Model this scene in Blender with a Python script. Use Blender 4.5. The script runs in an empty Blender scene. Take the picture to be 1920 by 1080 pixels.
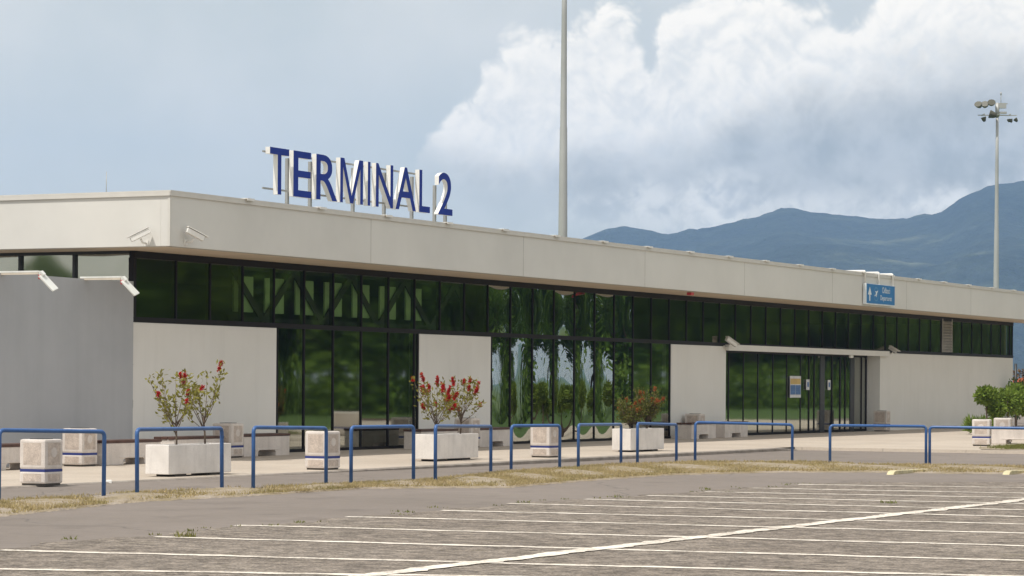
import bpy, bmesh, math, random
import numpy as np
from mathutils import Vector, Matrix
random.seed(7); rng = np.random.default_rng(7)
R = math.radians
scene = bpy.context.scene
C = scene.collection

# ------------------------------------------------------------------ survey of the place (metres, camera at x=y=0)
FOC, HOR, ROLL, TH = 5093.8, 720.85, R(.3868), R(26.788)
CX0, CY0, EYE = -7.8614, 56.2749, 1.58
D = (math.sin(TH), math.cos(TH)); N = (math.cos(TH), -math.sin(TH))
FACE = math.pi/2 - TH                       # heading of the long facade

def ray(px, py):
    x, y = px-960, py-540
    u = x*math.cos(ROLL)+y*math.sin(ROLL); v = -x*math.sin(ROLL)+y*math.cos(ROLL)
    return u/FOC, -(v+540-HOR)/FOC
def G(px, py, z=0.):                        # where a sight line meets level ground
    a, b = ray(px, py); Y = (z-EYE)/b
    return a*Y, Y
def loc(X, Y):
    x, y = X-CX0, Y-CY0
    return x*D[0]+y*D[1], -(x*N[0]+y*N[1])
def wld(t, y):                              # facade coordinates (along, into the building) -> world
    return CX0+t*D[0]-y*N[0], CY0+t*D[1]-y*N[1]
def sstep(a, b, x):
    q = min(1, max(0, (x-a)/(b-a))); return q*q*(3-2*q)
def z_pave(t, y):
    return -.07*(1-sstep(-6, 6, t)) - .03*sstep(-3, -6.7, y)*sstep(-6, 6, t)
def z_road(t, y):
    near = -.09 + (-.112+.09)*sstep(-6, 8, t)
    return near + (-.112-near)*sstep(-7, -10, y)
def kerb_y(t): return -6.35 - .35*sstep(-10, 6, t)

# ------------------------------------------------------------------ materials
def new_mat(name):
    m = bpy.data.materials.new(name); m.use_nodes = True
    nt = m.node_tree; nt.nodes.clear()
    out = nt.nodes.new('ShaderNodeOutputMaterial')
    return m, nt, out
def nd(nt, typ, **kw):
    n = nt.nodes.new(typ)
    for k, v in kw.items():
        if k.startswith('i_'):
            key = k[2:]
            key = int(key) if key.isdigit() else key.replace('_', ' ')
            n.inputs[key].default_value = v
        else: setattr(n, k, v)
    return n
def lk(nt, a, b): nt.links.new(a, b)
def noise(nt, vec, scale, detail=4, rough=.6):
    n = nd(nt, 'ShaderNodeTexNoise'); n.inputs['Scale'].default_value = scale
    n.inputs['Detail'].default_value = detail; n.inputs['Roughness'].default_value = rough
    if vec is not None: lk(nt, vec, n.inputs['Vector'])
    return n.outputs['Fac']
def ramp(nt, fac, stops):
    r = nd(nt, 'ShaderNodeValToRGB')
    el = r.color_ramp.elements
    while len(el) < len(stops): el.new(.5)
    for e, (p, c) in zip(el, stops):
        e.position = p; e.color = (c[0], c[1], c[2], 1) if not isinstance(c, (int, float)) else (c, c, c, 1)
    lk(nt, fac, r.inputs[0]); return r.outputs[0]
def mixc(nt, fac, a, b, mode='MIX'):
    m = nd(nt, 'ShaderNodeMix', data_type='RGBA', blend_type=mode)
    for s, v in ((0, fac), (6, a), (7, b)):
        if hasattr(v, 'links'): lk(nt, v, m.inputs[s])
        elif s == 0: m.inputs[s].default_value = v
        else: m.inputs[s].default_value = (v[0], v[1], v[2], 1)
    return m.outputs[2]
def mth(nt, op, a, b=None, clamp=False):
    m = nd(nt, 'ShaderNodeMath', operation=op, use_clamp=clamp)
    for s, v in ((0, a), (1, b)):
        if v is None: continue
        if hasattr(v, 'links'): lk(nt, v, m.inputs[s])
        else: m.inputs[s].default_value = v
    return m.outputs[0]
def coords(nt, kind='Object'):
    return nd(nt, 'ShaderNodeTexCoord').outputs[kind]
def worldpos(nt): return nd(nt, 'ShaderNodeNewGeometry').outputs['Position']
def princ(nt, out, col, rough=.6, metal=0., bump=None, bstr=.3, bdist=.01, spec=.4):
    p = nd(nt, 'ShaderNodeBsdfPrincipled')
    if hasattr(col, 'links'): lk(nt, col, p.inputs['Base Color'])
    else: p.inputs['Base Color'].default_value = (*col, 1)
    if hasattr(rough, 'links'): lk(nt, rough, p.inputs['Roughness'])
    else: p.inputs['Roughness'].default_value = rough
    p.inputs['Metallic'].default_value = metal
    p.inputs['Specular IOR Level'].default_value = spec
    if bump is not None:
        b = nd(nt, 'ShaderNodeBump'); b.inputs['Strength'].default_value = bstr; b.inputs['Distance'].default_value = bdist
        lk(nt, bump, b.inputs['Height']); lk(nt, b.outputs[0], p.inputs['Normal'])
    lk(nt, p.outputs[0], out.inputs[0]); return p
def scl(c, k): return tuple(min(1, x*k) for x in c)
def simple(name, col, rough=.5, metal=0., var=.12, scale=3., bump=0., bscale=40., spec=.4, fine=0.):
    m, nt, out = new_mat(name); v = worldpos(nt)
    f = noise(nt, v, scale, 5)
    c = ramp(nt, f, [(.3, scl(col, 1-var)), (.7, scl(col, 1+var))])
    if fine:
        f2 = noise(nt, v, bscale, 3)
        c = mixc(nt, 1., c, ramp(nt, f2, [(.3, 1-fine), (.7, 1.)]), 'MULTIPLY')
    princ(nt, out, c, rough, metal, noise(nt, v, bscale, 4) if bump else None, bump, .01, spec)
    return m

M = {}
M['fascia'] = simple('fascia_paint', (.66, .64, .60), .5, var=.05, scale=.5, fine=.02, bscale=3)
M['fascia_side'] = M['fascia']
M['coping'] = simple('coping_metal', (.61, .585, .54), .45, var=.05)
M['seam'] = simple('panel_joint', (.40, .38, .35), .7)
M['soffit'] = simple('soffit_paint', (.66, .55, .42), .6, var=.06, scale=1.)
M['roof'] = simple('roof_membrane', (.3, .3, .29), .8)
def render_wall():
    m, nt, out = new_mat('wall_render'); v = worldpos(nt); ob = coords(nt)
    f = noise(nt, v, .6, 6)
    c = ramp(nt, f, [(.25, (.715, .70, .66)), (.75, (.78, .765, .73))])
    # faint vertical rain streaks and ground splash dirt with a shape of their own
    mp = nd(nt, 'ShaderNodeMapping'); mp.inputs['Scale'].default_value = (3.5, 3.5, .25); lk(nt, ob, mp.inputs[0])
    st = ramp(nt, noise(nt, mp.outputs[0], 1.1, 5), [(.5, 1.), (.8, .95)])
    c = mixc(nt, 1., c, st, 'MULTIPLY')
    princ(nt, out, c, .7, 0, noise(nt, v, 60, 3), .12, .004, .3); return m
M['wall'] = render_wall()
M['frame'] = simple('window_frame_dark', (.014, .012, .012), .5, var=.1, spec=.15)
M['band_frame'] = simple('dark_blue_frame', (.035, .037, .045), .4)
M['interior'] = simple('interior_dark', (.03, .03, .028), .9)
M['inner_panel'] = simple('inner_blind', (.34, .50, .24), .8, var=.1)
M['brace'] = simple('steel_brace', (.02, .02, .02), .6)
def glass(name, refl, tint, base=.40, rough=.0):
    m, nt, out = new_mat(name)
    g = nd(nt, 'ShaderNodeBsdfGlossy'); g.inputs['Color'].default_value = (*refl, 1); g.inputs['Roughness'].default_value = rough
    t = nd(nt, 'ShaderNodeBsdfTransparent'); t.inputs['Color'].default_value = (*tint, 1)
    lw = nd(nt, 'ShaderNodeLayerWeight'); lw.inputs[0].default_value = .5
    fr = mth(nt, 'ADD', mth(nt, 'MULTIPLY', mth(nt, 'POWER', lw.outputs['Facing'], 4.), 1-base), base)
    mx = nd(nt, 'ShaderNodeMixShader'); lk(nt, fr, mx.inputs[0]); lk(nt, t.outputs[0], mx.inputs[1]); lk(nt, g.outputs[0], mx.inputs[2])
    lk(nt, mx.outputs[0], out.inputs[0]); return m
M['glass'] = glass('solar_glass', (.95, .98, .90), (.42, .46, .40), .40, .035)
M['bulged_glass'] = glass('bulged_glass', (.95, .98, .92), (.42, .46, .40), .42, .004)
M['bandglass'] = glass('tinted_band_glass', (.74, .70, .58), (.40, .42, .36), .36, .045)
M['clearglass'] = glass('clear_glass', (.95, 1., .93), (.84, .90, .80), .22, .035)
M['louvre'] = simple('louvre_metal', (.42, .40, .37), .5)
M['grey_panel'] = None
def panel_mat():
    m, nt, out = new_mat('grey_board'); v = worldpos(nt); ob = coords(nt)
    c = ramp(nt, noise(nt, v, .8, 5), [(.3, (.375, .384, .402)), (.7, (.42, .428, .446))])
    vo = nd(nt, 'ShaderNodeTexVoronoi'); vo.inputs['Scale'].default_value = 1.1; lk(nt, ob, vo.inputs['Vector'])
    c = mixc(nt, ramp(nt, vo.outputs['Distance'], [(.028, 1.), (.04, 0.)]), c, (.05, .05, .055))
    mp = nd(nt, 'ShaderNodeMapping'); mp.inputs['Scale'].default_value = (2.2, 1, .2); lk(nt, ob, mp.inputs[0])
    c = mixc(nt, 1., c, ramp(nt, noise(nt, mp.outputs[0], 1.5, 3), [(.4, 1.), (.75, .94)]), 'MULTIPLY')
    princ(nt, out, c, .55, 0, noise(nt, v, 1.2, 3), .15, .03); return m
M['grey_panel'] = panel_mat()
M['rust'] = simple('rusty_edge', (.09, .07, .05), .9, var=.5, scale=14)
M['lamp_metal'] = simple('lamp_white_metal', (.72, .72, .68), .4)
M['lamp_beige'] = simple('lamp_arm_beige', (.62, .55, .45), .5)
M['red'] = simple('red_plastic', (.45, .04, .04), .4)
M['white'] = simple('white_plastic', (.78, .76, .72), .35, var=.05)
M['blackp'] = simple('black_plastic', (.02, .02, .02), .4)
M['letter_blue'] = simple('letter_blue_acrylic', (.014, .038, .27), .45, var=.08, spec=.15)
M['letter_white'] = simple('letter_side_white', (.78, .76, .72), .4, var=.04)
M['galv'] = simple('galvanised_steel', (.36, .36, .345), .45, metal=.35, var=.12, scale=2)
M['mast'] = simple('mast_steel', (.40, .40, .385), .5, metal=.25, var=.08, scale=.6)
M['lamp_olive'] = simple('floodlight_housing', (.075, .07, .042), .45)
M['sign_blue'] = simple('sign_blue', (.015, .17, .42), .4, var=.05)
M['sign_lblue'] = simple('sign_light_blue', (.10, .27, .47), .4)
M['sign_white'] = simple('sign_white', (.72, .76, .78), .4)
M['yellow'] = simple('poster_yellow', (.65, .45, .15), .5)
M['poster_blue'] = simple('poster_blue', (.07, .16, .38), .5, var=.25, scale=12)
M['paper'] = simple('paper_white', (.72, .72, .72), .6)
def rail_mat():
    m, nt, out = new_mat('rail_blue_paint'); v = worldpos(nt); ob = coords(nt)
    c = ramp(nt, noise(nt, v, 6, 5), [(.3, (.025, .085, .25)), (.7, (.04, .12, .32))])
    sx = nd(nt, 'ShaderNodeSeparateXYZ'); lk(nt, ob, sx.inputs[0])
    # paint worn away near the foot and in small chips
    foot = mth(nt, 'LESS_THAN', mth(nt, 'ADD', sx.outputs[2], mth(nt, 'MULTIPLY', noise(nt, v, 9, 3), .22)), .24)
    chip = mth(nt, 'GREATER_THAN', noise(nt, v, 26, 3), .70)
    c = mixc(nt, mth(nt, 'MULTIPLY', mth(nt, 'MAXIMUM', foot, chip), .6), c, (.09, .085, .08))
    princ(nt, out, c, .38, 0, None, spec=.5); return m
M['rail'] = rail_mat()
def concrete(name, lo, hi, agg=.1, scale=2.2, stain=.88):
    m, nt, out = new_mat(name); v = worldpos(nt)
    c = ramp(nt, noise(nt, v, scale, 6), [(.28, lo), (.72, hi)])
    c = mixc(nt, 1., c, ramp(nt, noise(nt, v, 70, 3), [(.35, 1-agg), (.65, 1+agg)]), 'MULTIPLY')
    mp = nd(nt, 'ShaderNodeMapping'); mp.inputs['Scale'].default_value = (5, 5, .7); lk(nt, v, mp.inputs[0])
    c = mixc(nt, 1., c, ramp(nt, noise(nt, mp.outputs[0], 1.5, 5), [(.45, 1.), (.75, stain)]), 'MULTIPLY')
    princ(nt, out, c, .85, 0, noise(nt, v, 45, 4), .35, .006, .25); return m
M['conc'] = concrete('precast_concrete', (.56, .505, .46), (.72, .655, .60))
M['conc_white'] = concrete('planter_concrete', (.64, .60, .56), (.80, .755, .71), .07)
M['aggregate'] = concrete('exposed_aggregate', (.42, .35, .30), (.62, .53, .455), .20, 9)
M['stripe'] = simple('blue_band', (.03, .045, .19), .6)
M['wood'] = simple('bench_wood', (.085, .042, .03), .55, var=.35, scale=5)
M['soil'] = simple('soil', (.10, .075, .055), .95, var=.4, scale=10)
M['plinth'] = simple('dark_plinth', (.09, .08, .07), .9)
def pave_mat():
    m, nt, out = new_mat('pavement_concrete'); v = worldpos(nt); ob = coords(nt)
    c = ramp(nt, noise(nt, v, .35, 7, .65), [(.25, (.385, .325, .265)), (.75, (.50, .43, .355))])
    c = mixc(nt, 1., c, ramp(nt, noise(nt, v, 22, 4), [(.3, .88), (.7, 1.06)]), 'MULTIPLY')
    br = nd(nt, 'ShaderNodeTexBrick'); br.offset = 0
    for k, val in (('Scale', 1.), ('Mortar Size', .012), ('Brick Width', 2.6), ('Row Height', 2.25), ('Mortar Smooth', .3)): br.inputs[k].default_value = val
    lk(nt, ob, br.inputs['Vector'])
    c = mixc(nt, mth(nt, 'MULTIPLY', br.outputs['Fac'], .55), c, (.17, .15, .13))
    sp = ramp(nt, noise(nt, v, 2.3, 3), [(.68, 0.), (.74, 1.)])
    c = mixc(nt, mth(nt, 'MULTIPLY', sp, .35), c, (.22, .195, .17))
    princ(nt, out, c, .9, 0, noise(nt, v, 30, 5), .3, .01, .2); return m
M['pave'] = pave_mat()
M['kerb'] = concrete('kerb_stone', (.20, .17, .145), (.33, .29, .25), .15, 3)
def asphalt():
    m, nt, out = new_mat('road_asphalt'); v = worldpos(nt)
    c = ramp(nt, noise(nt, v, .22, 7, .62), [(.25, (.175, .148, .127)), (.75, (.228, .193, .168))])
    c = mixc(nt, 1., c, ramp(nt, noise(nt, v, 90, 2, .5), [(.25, .80), (.75, 1.15)]), 'MULTIPLY')
    c = mixc(nt, 1., c, ramp(nt, noise(nt, v, 4.5, 5), [(.3, .92), (.7, 1.05)]), 'MULTIPLY')
    c = mixc(nt, 1., c, ramp(nt, noise(nt, v, .9, 4, .6), [(.56, 1.), (.66, .86)]), 'MULTIPLY')
    vo = nd(nt, 'ShaderNodeTexVoronoi', feature='DISTANCE_TO_EDGE'); vo.inputs['Scale'].default_value = .16
    wv = nd(nt, 'ShaderNodeVectorMath', operation='ADD'); lk(nt, v, wv.inputs[0])
    nz = nd(nt, 'ShaderNodeTexNoise'); nz.inputs['Scale'].default_value = .7; nz.inputs['Detail'].default_value = 4; lk(nt, v, nz.inputs['Vector'])
    lk(nt, nz.outputs['Color'], wv.inputs[1]); lk(nt, wv.outputs[0], vo.inputs['Vector'])
    crack = ramp(nt, vo.outputs['Distance'], [(.0012, 1.), (.0035, 0.)])
    c = mixc(nt, mth(nt, 'MULTIPLY', crack, .5), c, (.06, .055, .05))
    princ(nt, out, c, .92, 0, noise(nt, v, 110, 3), .4, .006, .25); return m
M['asphalt'] = asphalt()
def lot_mat():
    m, nt, out = new_mat('worn_macadam'); v = worldpos(nt)
    c = ramp(nt, noise(nt, v, .5, 6, .65), [(.25, (.183, .152, .125)), (.75, (.256, .218, .182))])
    st = noise(nt, v, 36, 3, .6)
    c = mixc(nt, 1., c, ramp(nt, st, [(.28, .45), (.5, 1.), (.72, 1.5)]), 'MULTIPLY')
    st2 = noise(nt, v, 5.5, 6, .76)
    c = mixc(nt, 1., c, ramp(nt, st2, [(.36, .46), (.5, .97), (.64, 1.46)]), 'MULTIPLY')
    grassy = ramp(nt, noise(nt, v, 1.7, 5, .7), [(.60, 0.), (.72, 1.)])
    c = mixc(nt, mth(nt, 'MULTIPLY', grassy, .4), c, (.17, .15, .08))
    vo = nd(nt, 'ShaderNodeTexVoronoi'); vo.inputs['Scale'].default_value = 28; lk(nt, v, vo.inputs['Vector'])
    h = mth(nt, 'ADD', mth(nt, 'MULTIPLY', vo.outputs['Distance'], .7), mth(nt, 'MULTIPLY', st2, 1.2))
    princ(nt, out, c, .95, 0, h, .9, .035, .2); return m
M['lot'] = lot_mat()
def line_mat():
    m, nt, out = new_mat('worn_white_paint'); v = worldpos(nt)
    wear = mth(nt, 'ADD', mth(nt, 'MULTIPLY', noise(nt, v, 26, 4, .7), .6), mth(nt, 'MULTIPLY', noise(nt, v, 2.2, 4), .5))
    c = mixc(nt, ramp(nt, wear, [(.49, 0.), (.68, 1.)]), (.80, .725, .63), (.30, .255, .21))
    princ(nt, out, c, .85, 0, noise(nt, v, 40, 3), .5, .015, .25); return m
M['line'] = line_mat()
def strip_mat():
    m, nt, out = new_mat('dry_gravel_soil'); v = worldpos(nt)
    c = ramp(nt, noise(nt, v, 1.6, 6, .7), [(.3, (.22, .18, .10)), (.45, (.31, .25, .165)), (.58, (.36, .30, .235)), (.72, (.42, .36, .30))])
    c = mixc(nt, 1., c, ramp(nt, noise(nt, v, 40, 3, .6), [(.3, .6), (.7, 1.25)]), 'MULTIPLY')
    princ(nt, out, c, .95, 0, noise(nt, v, 25, 4), .8, .04, .2); return m
M['strip'] = strip_mat()
def blade_mat(name, stops, sc=1.2):
    m, nt, out = new_mat(name); v = worldpos(nt)
    c = ramp(nt, noise(nt, v, sc, 5, .75), stops)
    c = mixc(nt, 1., c, ramp(nt, noise(nt, v, 30, 2), [(.3, .7), (.7, 1.2)]), 'MULTIPLY')
    d = nd(nt, 'ShaderNodeBsdfDiffuse'); t = nd(nt, 'ShaderNodeBsdfTranslucent'); lk(nt, c, d.inputs[0]); lk(nt, c, t.inputs[0])
    mx = nd(nt, 'ShaderNodeMixShader'); mx.inputs[0].default_value = .3
    lk(nt, d.outputs[0], mx.inputs[1]); lk(nt, t.outputs[0], mx.inputs[2]); lk(nt, mx.outputs[0], out.inputs[0]); return m
M['dry_grass'] = blade_mat('dry_grass_blades', [(.3, (.52, .41, .24)), (.52, (.41, .33, .17)), (.72, (.26, .24, .10))])
M['green_grass'] = blade_mat('green_grass_blades', [(.3, (.24, .22, .08)), (.7, (.15, .18, .05))])
M['leaf_tree'] = blade_mat('tree_leaves', [(.3, (.06, .125, .022)), (.7, (.135, .21, .04))], .35)
M['leaf_tree2'] = blade_mat('tree_leaves_light', [(.3, (.10, .18, .03)), (.7, (.18, .26, .05))], .35)
M['leaf_olive'] = blade_mat('shrub_leaves_olive', [(.35, (.20, .20, .045)), (.6, (.27, .245, .06)), (.75, (.24, .11, .06))], 9)
M['leaf_bush'] = blade_mat('shrub_leaves_green', [(.35, (.09, .13, .03)), (.58, (.17, .16, .05)), (.70, (.26, .12, .04))], 9)
M['leaf_top'] = blade_mat('topiary_leaves', [(.3, (.10, .17, .025)), (.7, (.27, .34, .07))], 7)
M['leaf_rust'] = blade_mat('rusty_leaves', [(.3, (.13, .09, .03)), (.7, (.20, .10, .04))], 3)
M['flower'] = blade_mat('bottlebrush_red', [(.3, (.42, .015, .018)), (.7, (.58, .05, .04))], 12)
M['flower_orange'] = blade_mat('bottlebrush_faded', [(.3, (.40, .10, .04)), (.7, (.46, .19, .07))], 12)
M['bark'] = simple('bark', (.12, .09, .065), .9, var=.3, scale=8)
M['twig'] = simple('twig_bark', (.15, .11, .08), .9, var=.3, scale=20)
M['orange_roof'] = simple('orange_roof', (.55, .14, .06), .7)
M['pale_wall'] = simple('pale_wall', (.5, .5, .48), .8)
M['kerb_yellow'] = simple('kerb_yellow_paint', (.50, .44, .27), .7, var=.25, scale=6)
def meadow():
    m, nt, out = new_mat('meadow'); v = worldpos(nt)
    c = ramp(nt, noise(nt, v, .05, 8, .7), [(.3, (.06, .10, .02)), (.6, (.10, .14, .035)), (.75, (.16, .15, .06))])
    princ(nt, out, c, .95); return m
M['meadow'] = meadow()
M['lawn'] = simple('mown_lawn', (.07, .125, .02), .95, var=.35, scale=1.2, fine=.4, bscale=14)
def hill_mat():
    m, nt, out = new_mat('wooded_hillside'); v = worldpos(nt)
    f = noise(nt, v, .0035, 9, .62)
    c = ramp(nt, f, [(.35, (.014, .019, .016)), (.55, (.026, .032, .024)), (.60, (.045, .052, .032)), (.68, (.11, .112, .07)), (.75, (.07, .072, .045))])
    c = mixc(nt, 1., c, ramp(nt, noise(nt, v, .045, 5, .75), [(.36, .45), (.64, 1.55)]), 'MULTIPLY')
    princ(nt, out, c, 1., 0, noise(nt, v, .02, 5, .7), 1., 25., 0.); return m
M['hill'] = hill_mat()

# ------------------------------------------------------------------ mesh helpers
class MB:
    def __init__(s): s.v = []; s.f = []; s.mi = []; s.sm = []
    def add(s, vs, fs, mi=0, sm=False):
        b = len(s.v); s.v += [tuple(q) for q in vs]
        for f in fs: s.f.append(tuple(b+i for i in f)); s.mi.append(mi); s.sm.append(sm)
        return s
    def box(s, x0, x1, y0, y1, z0, z1, mi=0):
        vs = [(x, y, z) for z in (z0, z1) for y in (y0, y1) for x in (x0, x1)]
        return s.add(vs, [(0, 2, 3, 1), (4, 5, 7, 6), (0, 1, 5, 4), (2, 6, 7, 3), (0, 4, 6, 2), (1, 3, 7, 5)], mi)
    def obox(s, c, ax, ay, az, mi=0):          # oriented box, half-axis vectors
        c, ax, ay, az = map(Vector, (c, ax, ay, az))
        vs = [c+ax*i+ay*j+az*k for k in (-1, 1) for j in (-1, 1) for i in (-1, 1)]
        return s.add(vs, [(0, 2, 3, 1), (4, 5, 7, 6), (0, 1, 5, 4), (2, 6, 7, 3), (0, 4, 6, 2), (1, 3, 7, 5)], mi)
    def beam(s, a, b, w, h, mi=0, up=(0, 0, 1)):
        a, b = Vector(a), Vector(b); d = (b-a); L = d.length; d.normalize()
        sd = d.cross(Vector(up))
        if sd.length < 1e-4: sd = d.cross(Vector((1, 0, 0)))
        sd.normalize(); u = sd.cross(d)
        return s.obox((a+b)/2, d*L/2, sd*w/2, u*h/2, mi)
    def tube(s, pts, rad, seg=8, mi=0, caps=True):
        pts = [Vector(p) for p in pts]; n = len(pts)
        rad = rad if isinstance(rad, (list, tuple)) else [rad]*n
        tang = [(pts[min(i+1, n-1)]-pts[max(i-1, 0)]).normalized() for i in range(n)]
        ref = Vector((0, 0, 1)) if abs(tang[0].z) < .9 else Vector((1, 0, 0))
        u = tang[0].cross(ref).normalized(); vs = []
        for i in range(n):
            u = (u-tang[i]*u.dot(tang[i])).normalized(); w = tang[i].cross(u)
            for k in range(seg):
                a = 2*math.pi*k/seg
                vs.append(pts[i]+(u*math.cos(a)+w*math.sin(a))*rad[i])
        fs = [(i*seg+k, i*seg+(k+1) % seg, (i+1)*seg+(k+1) % seg, (i+1)*seg+k) for i in range(n-1) for k in range(seg)]
        s.add(vs, fs, mi, True)
        if caps:
            b = len(s.v)-n*seg
            s.f.append(tuple(b+k for k in reversed(range(seg)))); s.mi.append(mi); s.sm.append(False)
            s.f.append(tuple(b+(n-1)*seg+k for k in range(seg))); s.mi.append(mi); s.sm.append(False)
        return s
    def prism(s, poly, y0, y1, mi=0):           # polygon in x,z extruded along y
        n = len(poly)
        vs = [(x, y0, z) for x, z in poly]+[(x, y1, z) for x, z in poly]
        fs = [tuple(range(n)), tuple(reversed(range(n, 2*n)))]+[(i, i+n, (i+1) % n+n, (i+1) % n) for i in range(n)]
        return s.add(vs, fs, mi)
    def flat(s, poly, mi=0):
        return s.add(poly, [tuple(range(len(poly)))], mi)
    def mesh(s, name, mats, bevel=0., bseg=2):
        me = bpy.data.meshes.new(name); me.from_pydata(s.v, [], s.f)
        for m in (mats if isinstance(mats, (list, tuple)) else [mats]): me.materials.append(m)
        me.polygons.foreach_set('material_index', s.mi); me.polygons.foreach_set('use_smooth', s.sm)
        bm = bmesh.new(); bm.from_mesh(me)
        if bevel:
            bmesh.ops.remove_doubles(bm, verts=bm.verts, dist=1e-5)
            bmesh.ops.bevel(bm, geom=[e for e in bm.edges if len(e.link_faces) == 2 and e.calc_face_angle() > .6], offset=bevel, segments=bseg, profile=.6, affect='EDGES')
        if len(bm.faces) < 30000: bmesh.ops.recalc_face_normals(bm, faces=bm.faces)
        bm.to_mesh(me); bm.free(); me.update(); return me
    def obj(s, name, mats, parent=None, bevel=0., **kw):
        o = bpy.data.objects.new(name, s.mesh(name, mats, bevel, **kw)); C.objects.link(o)
        if parent is not None: o.parent = parent
        return o
def tag(o, label=None, cat=None, group=None, kind=None):
    if label: o['label'] = label
    if cat: o['category'] = cat
    if group: o['group'] = group
    if kind: o['kind'] = kind
    return o
def thing(name, loc_, rz, label, cat, group=None):
    o = bpy.data.objects.new(name, None); o.empty_display_size = .2; C.objects.link(o)
    o.location = loc_; o.rotation_euler = (0, 0, rz)
    return tag(o, label, cat, group)
def copy_tree(o, parent=None):
    c = o.copy(); C.objects.link(c)
    if parent is not None: c.parent = parent
    for ch in list(o.children): copy_tree(ch, c)
    return c
def structure(o): o['kind'] = 'structure'; return o
def grid_sheet(xs, ys, zf, ):
    mb = MB(); nx, ny = len(xs), len(ys)
    vs = [(x, y, zf(x, y)) for y in ys for x in xs]
    fs = [(j*nx+i, j*nx+i+1, (j+1)*nx+i+1, (j+1)*nx+i) for j in range(ny-1) for i in range(nx-1)]
    return mb.add(vs, fs, 0, True)
def at_facade(o):
    o.location = (CX0, CY0, 0); o.rotation_euler = (0, 0, FACE); return o
def arc_path(pts, r, n=6):                     # round the corners of a polyline
    pts = [Vector(p) for p in pts]; out = [pts[0]]
    for a, b, c in zip(pts, pts[1:], pts[2:]):
        u = (a-b).normalized(); w = (c-b).normalized()
        for k in range(n+1):
            q = k/n; p0 = b+u*r; p1 = b+w*r
            out.append((p0*(1-q)+b*q)*(1-q)+(b*(1-q)+p1*q)*q)
    out.append(pts[-1]); return out
def lin(a, b, n): return [a+(b-a)*i/(n-1) for i in range(n)]

# ------------------------------------------------------------------ ground, road, car park, pavement
g = MB(); 
ringr = [0, 200, 600, 1500, 3000, 9000]
vs = [(0, 0, -.35)]; fs = []
for r_ in ringr[1:]:
    for k in range(48): vs.append((r_*math.cos(k*math.pi/24), r_*math.sin(k*math.pi/24), -.35))
for k in range(48): fs.append((0, 1+k, 1+(k+1) % 48))
for j in range(len(ringr)-2):
    for k in range(48): fs.append((1+j*48+k, 1+(j+1)*48+k, 1+(j+1)*48+(k+1) % 48, 1+j*48+(k+1) % 48))
g.add(vs, fs); structure(g.obj('ground', M['meadow']))

road = grid_sheet(lin(-60, 190, 126), [-34, -28]+lin(-20, -4, 33)+[0, 15, 32], lambda t, y: z_road(t, y))
structure(at_facade(road.obj('road', M['asphalt'])))

# car park: sheet lying on the asphalt with a ragged edge towards the road
def lot_edge(t):
    base = np.interp(t, [-60, -24.4, -20, -12, -8.7, -2.9, -1.3, 1.5, 8, 40], [-15.4, -15.4, -15.25, -15.1, -15.4, -15.7, -16.1, -19.5, -27, -60])
    return base + .12*math.sin(t*2.1)+.09*math.sin(t*5.3+1)+.06*math.sin(t*11.7)
ts = lin(-60, 6, 265)
mb = MB(); rows = []
for t in ts:
    e = lot_edge(t); rows.append([(t, y, z_road(t, y)+(.004 if k == 0 else .012)) for k, y in enumerate([e, e-.12, e-2, min(e-3, -24), -33.8])])
vs = [p for r_ in rows for p in r_]
fs = [(i*5+j, i*5+j+1, (i+1)*5+j+1, (i+1)*5+j) for i in range(len(ts)-1) for j in range(4)]
mb.add(vs, fs, 0, True)
lot = structure(at_facade(mb.obj('car_park', M['lot'])))
def bay_line(A, B, w):
    zq = -.112
    a = Vector(loc(*G(*A, zq))); b = Vector(loc(*G(*B, zq)))
    d = (b-a).normalized(); b = b+d*6; nn = Vector((-d.y, d.x)); L_ = (b-a).length; n = int(L_/.12)
    vs = []
    ph = random.uniform(0, 9)
    for i in range(n+1):
        p = a+d*L_*i/n
        wob = .02*math.sin(i*.31+ph)+.012*math.sin(i*.9+ph)
        e1 = w/2*(1+random.uniform(-.28, .22)); e2 = w/2*(1+random.uniform(-.28, .22))
        for q in (p+nn*(e1+wob), p-nn*(e2-wob)): vs.append((q.x, q.y, z_road(q.x, q.y)+.017))
    m = MB().add(vs, [(2*i, 2*i+1, 2*i+3, 2*i+2) for i in range(n)])
    return m.obj('bay_line', M['line'], lot)
for A, B in [((-60, 1069), (520, 1078)), ((0, 1034), (1710, 1079)), ((290, 1009), (1920, 1054)), ((445, 987), (1920, 1026)), ((650, 971), (1920, 1002)),
             ((825, 959), (1920, 985)), ((950, 946), (1920, 971)), ((1095, 938), (1920, 958)), ((1210, 931), (1920, 946)), ((1320, 924), (1920, 935)),
             ((1410, 917), (1920, 926.5)), ((1495, 910), (1920, 916))]:
    bay_line(A, B, .19)
ln = bay_line((640, 1088), (1920, 939), .25); ln.location.z = .004; ln['label'] = 'long straight centre line crossing the bay lines'

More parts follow.
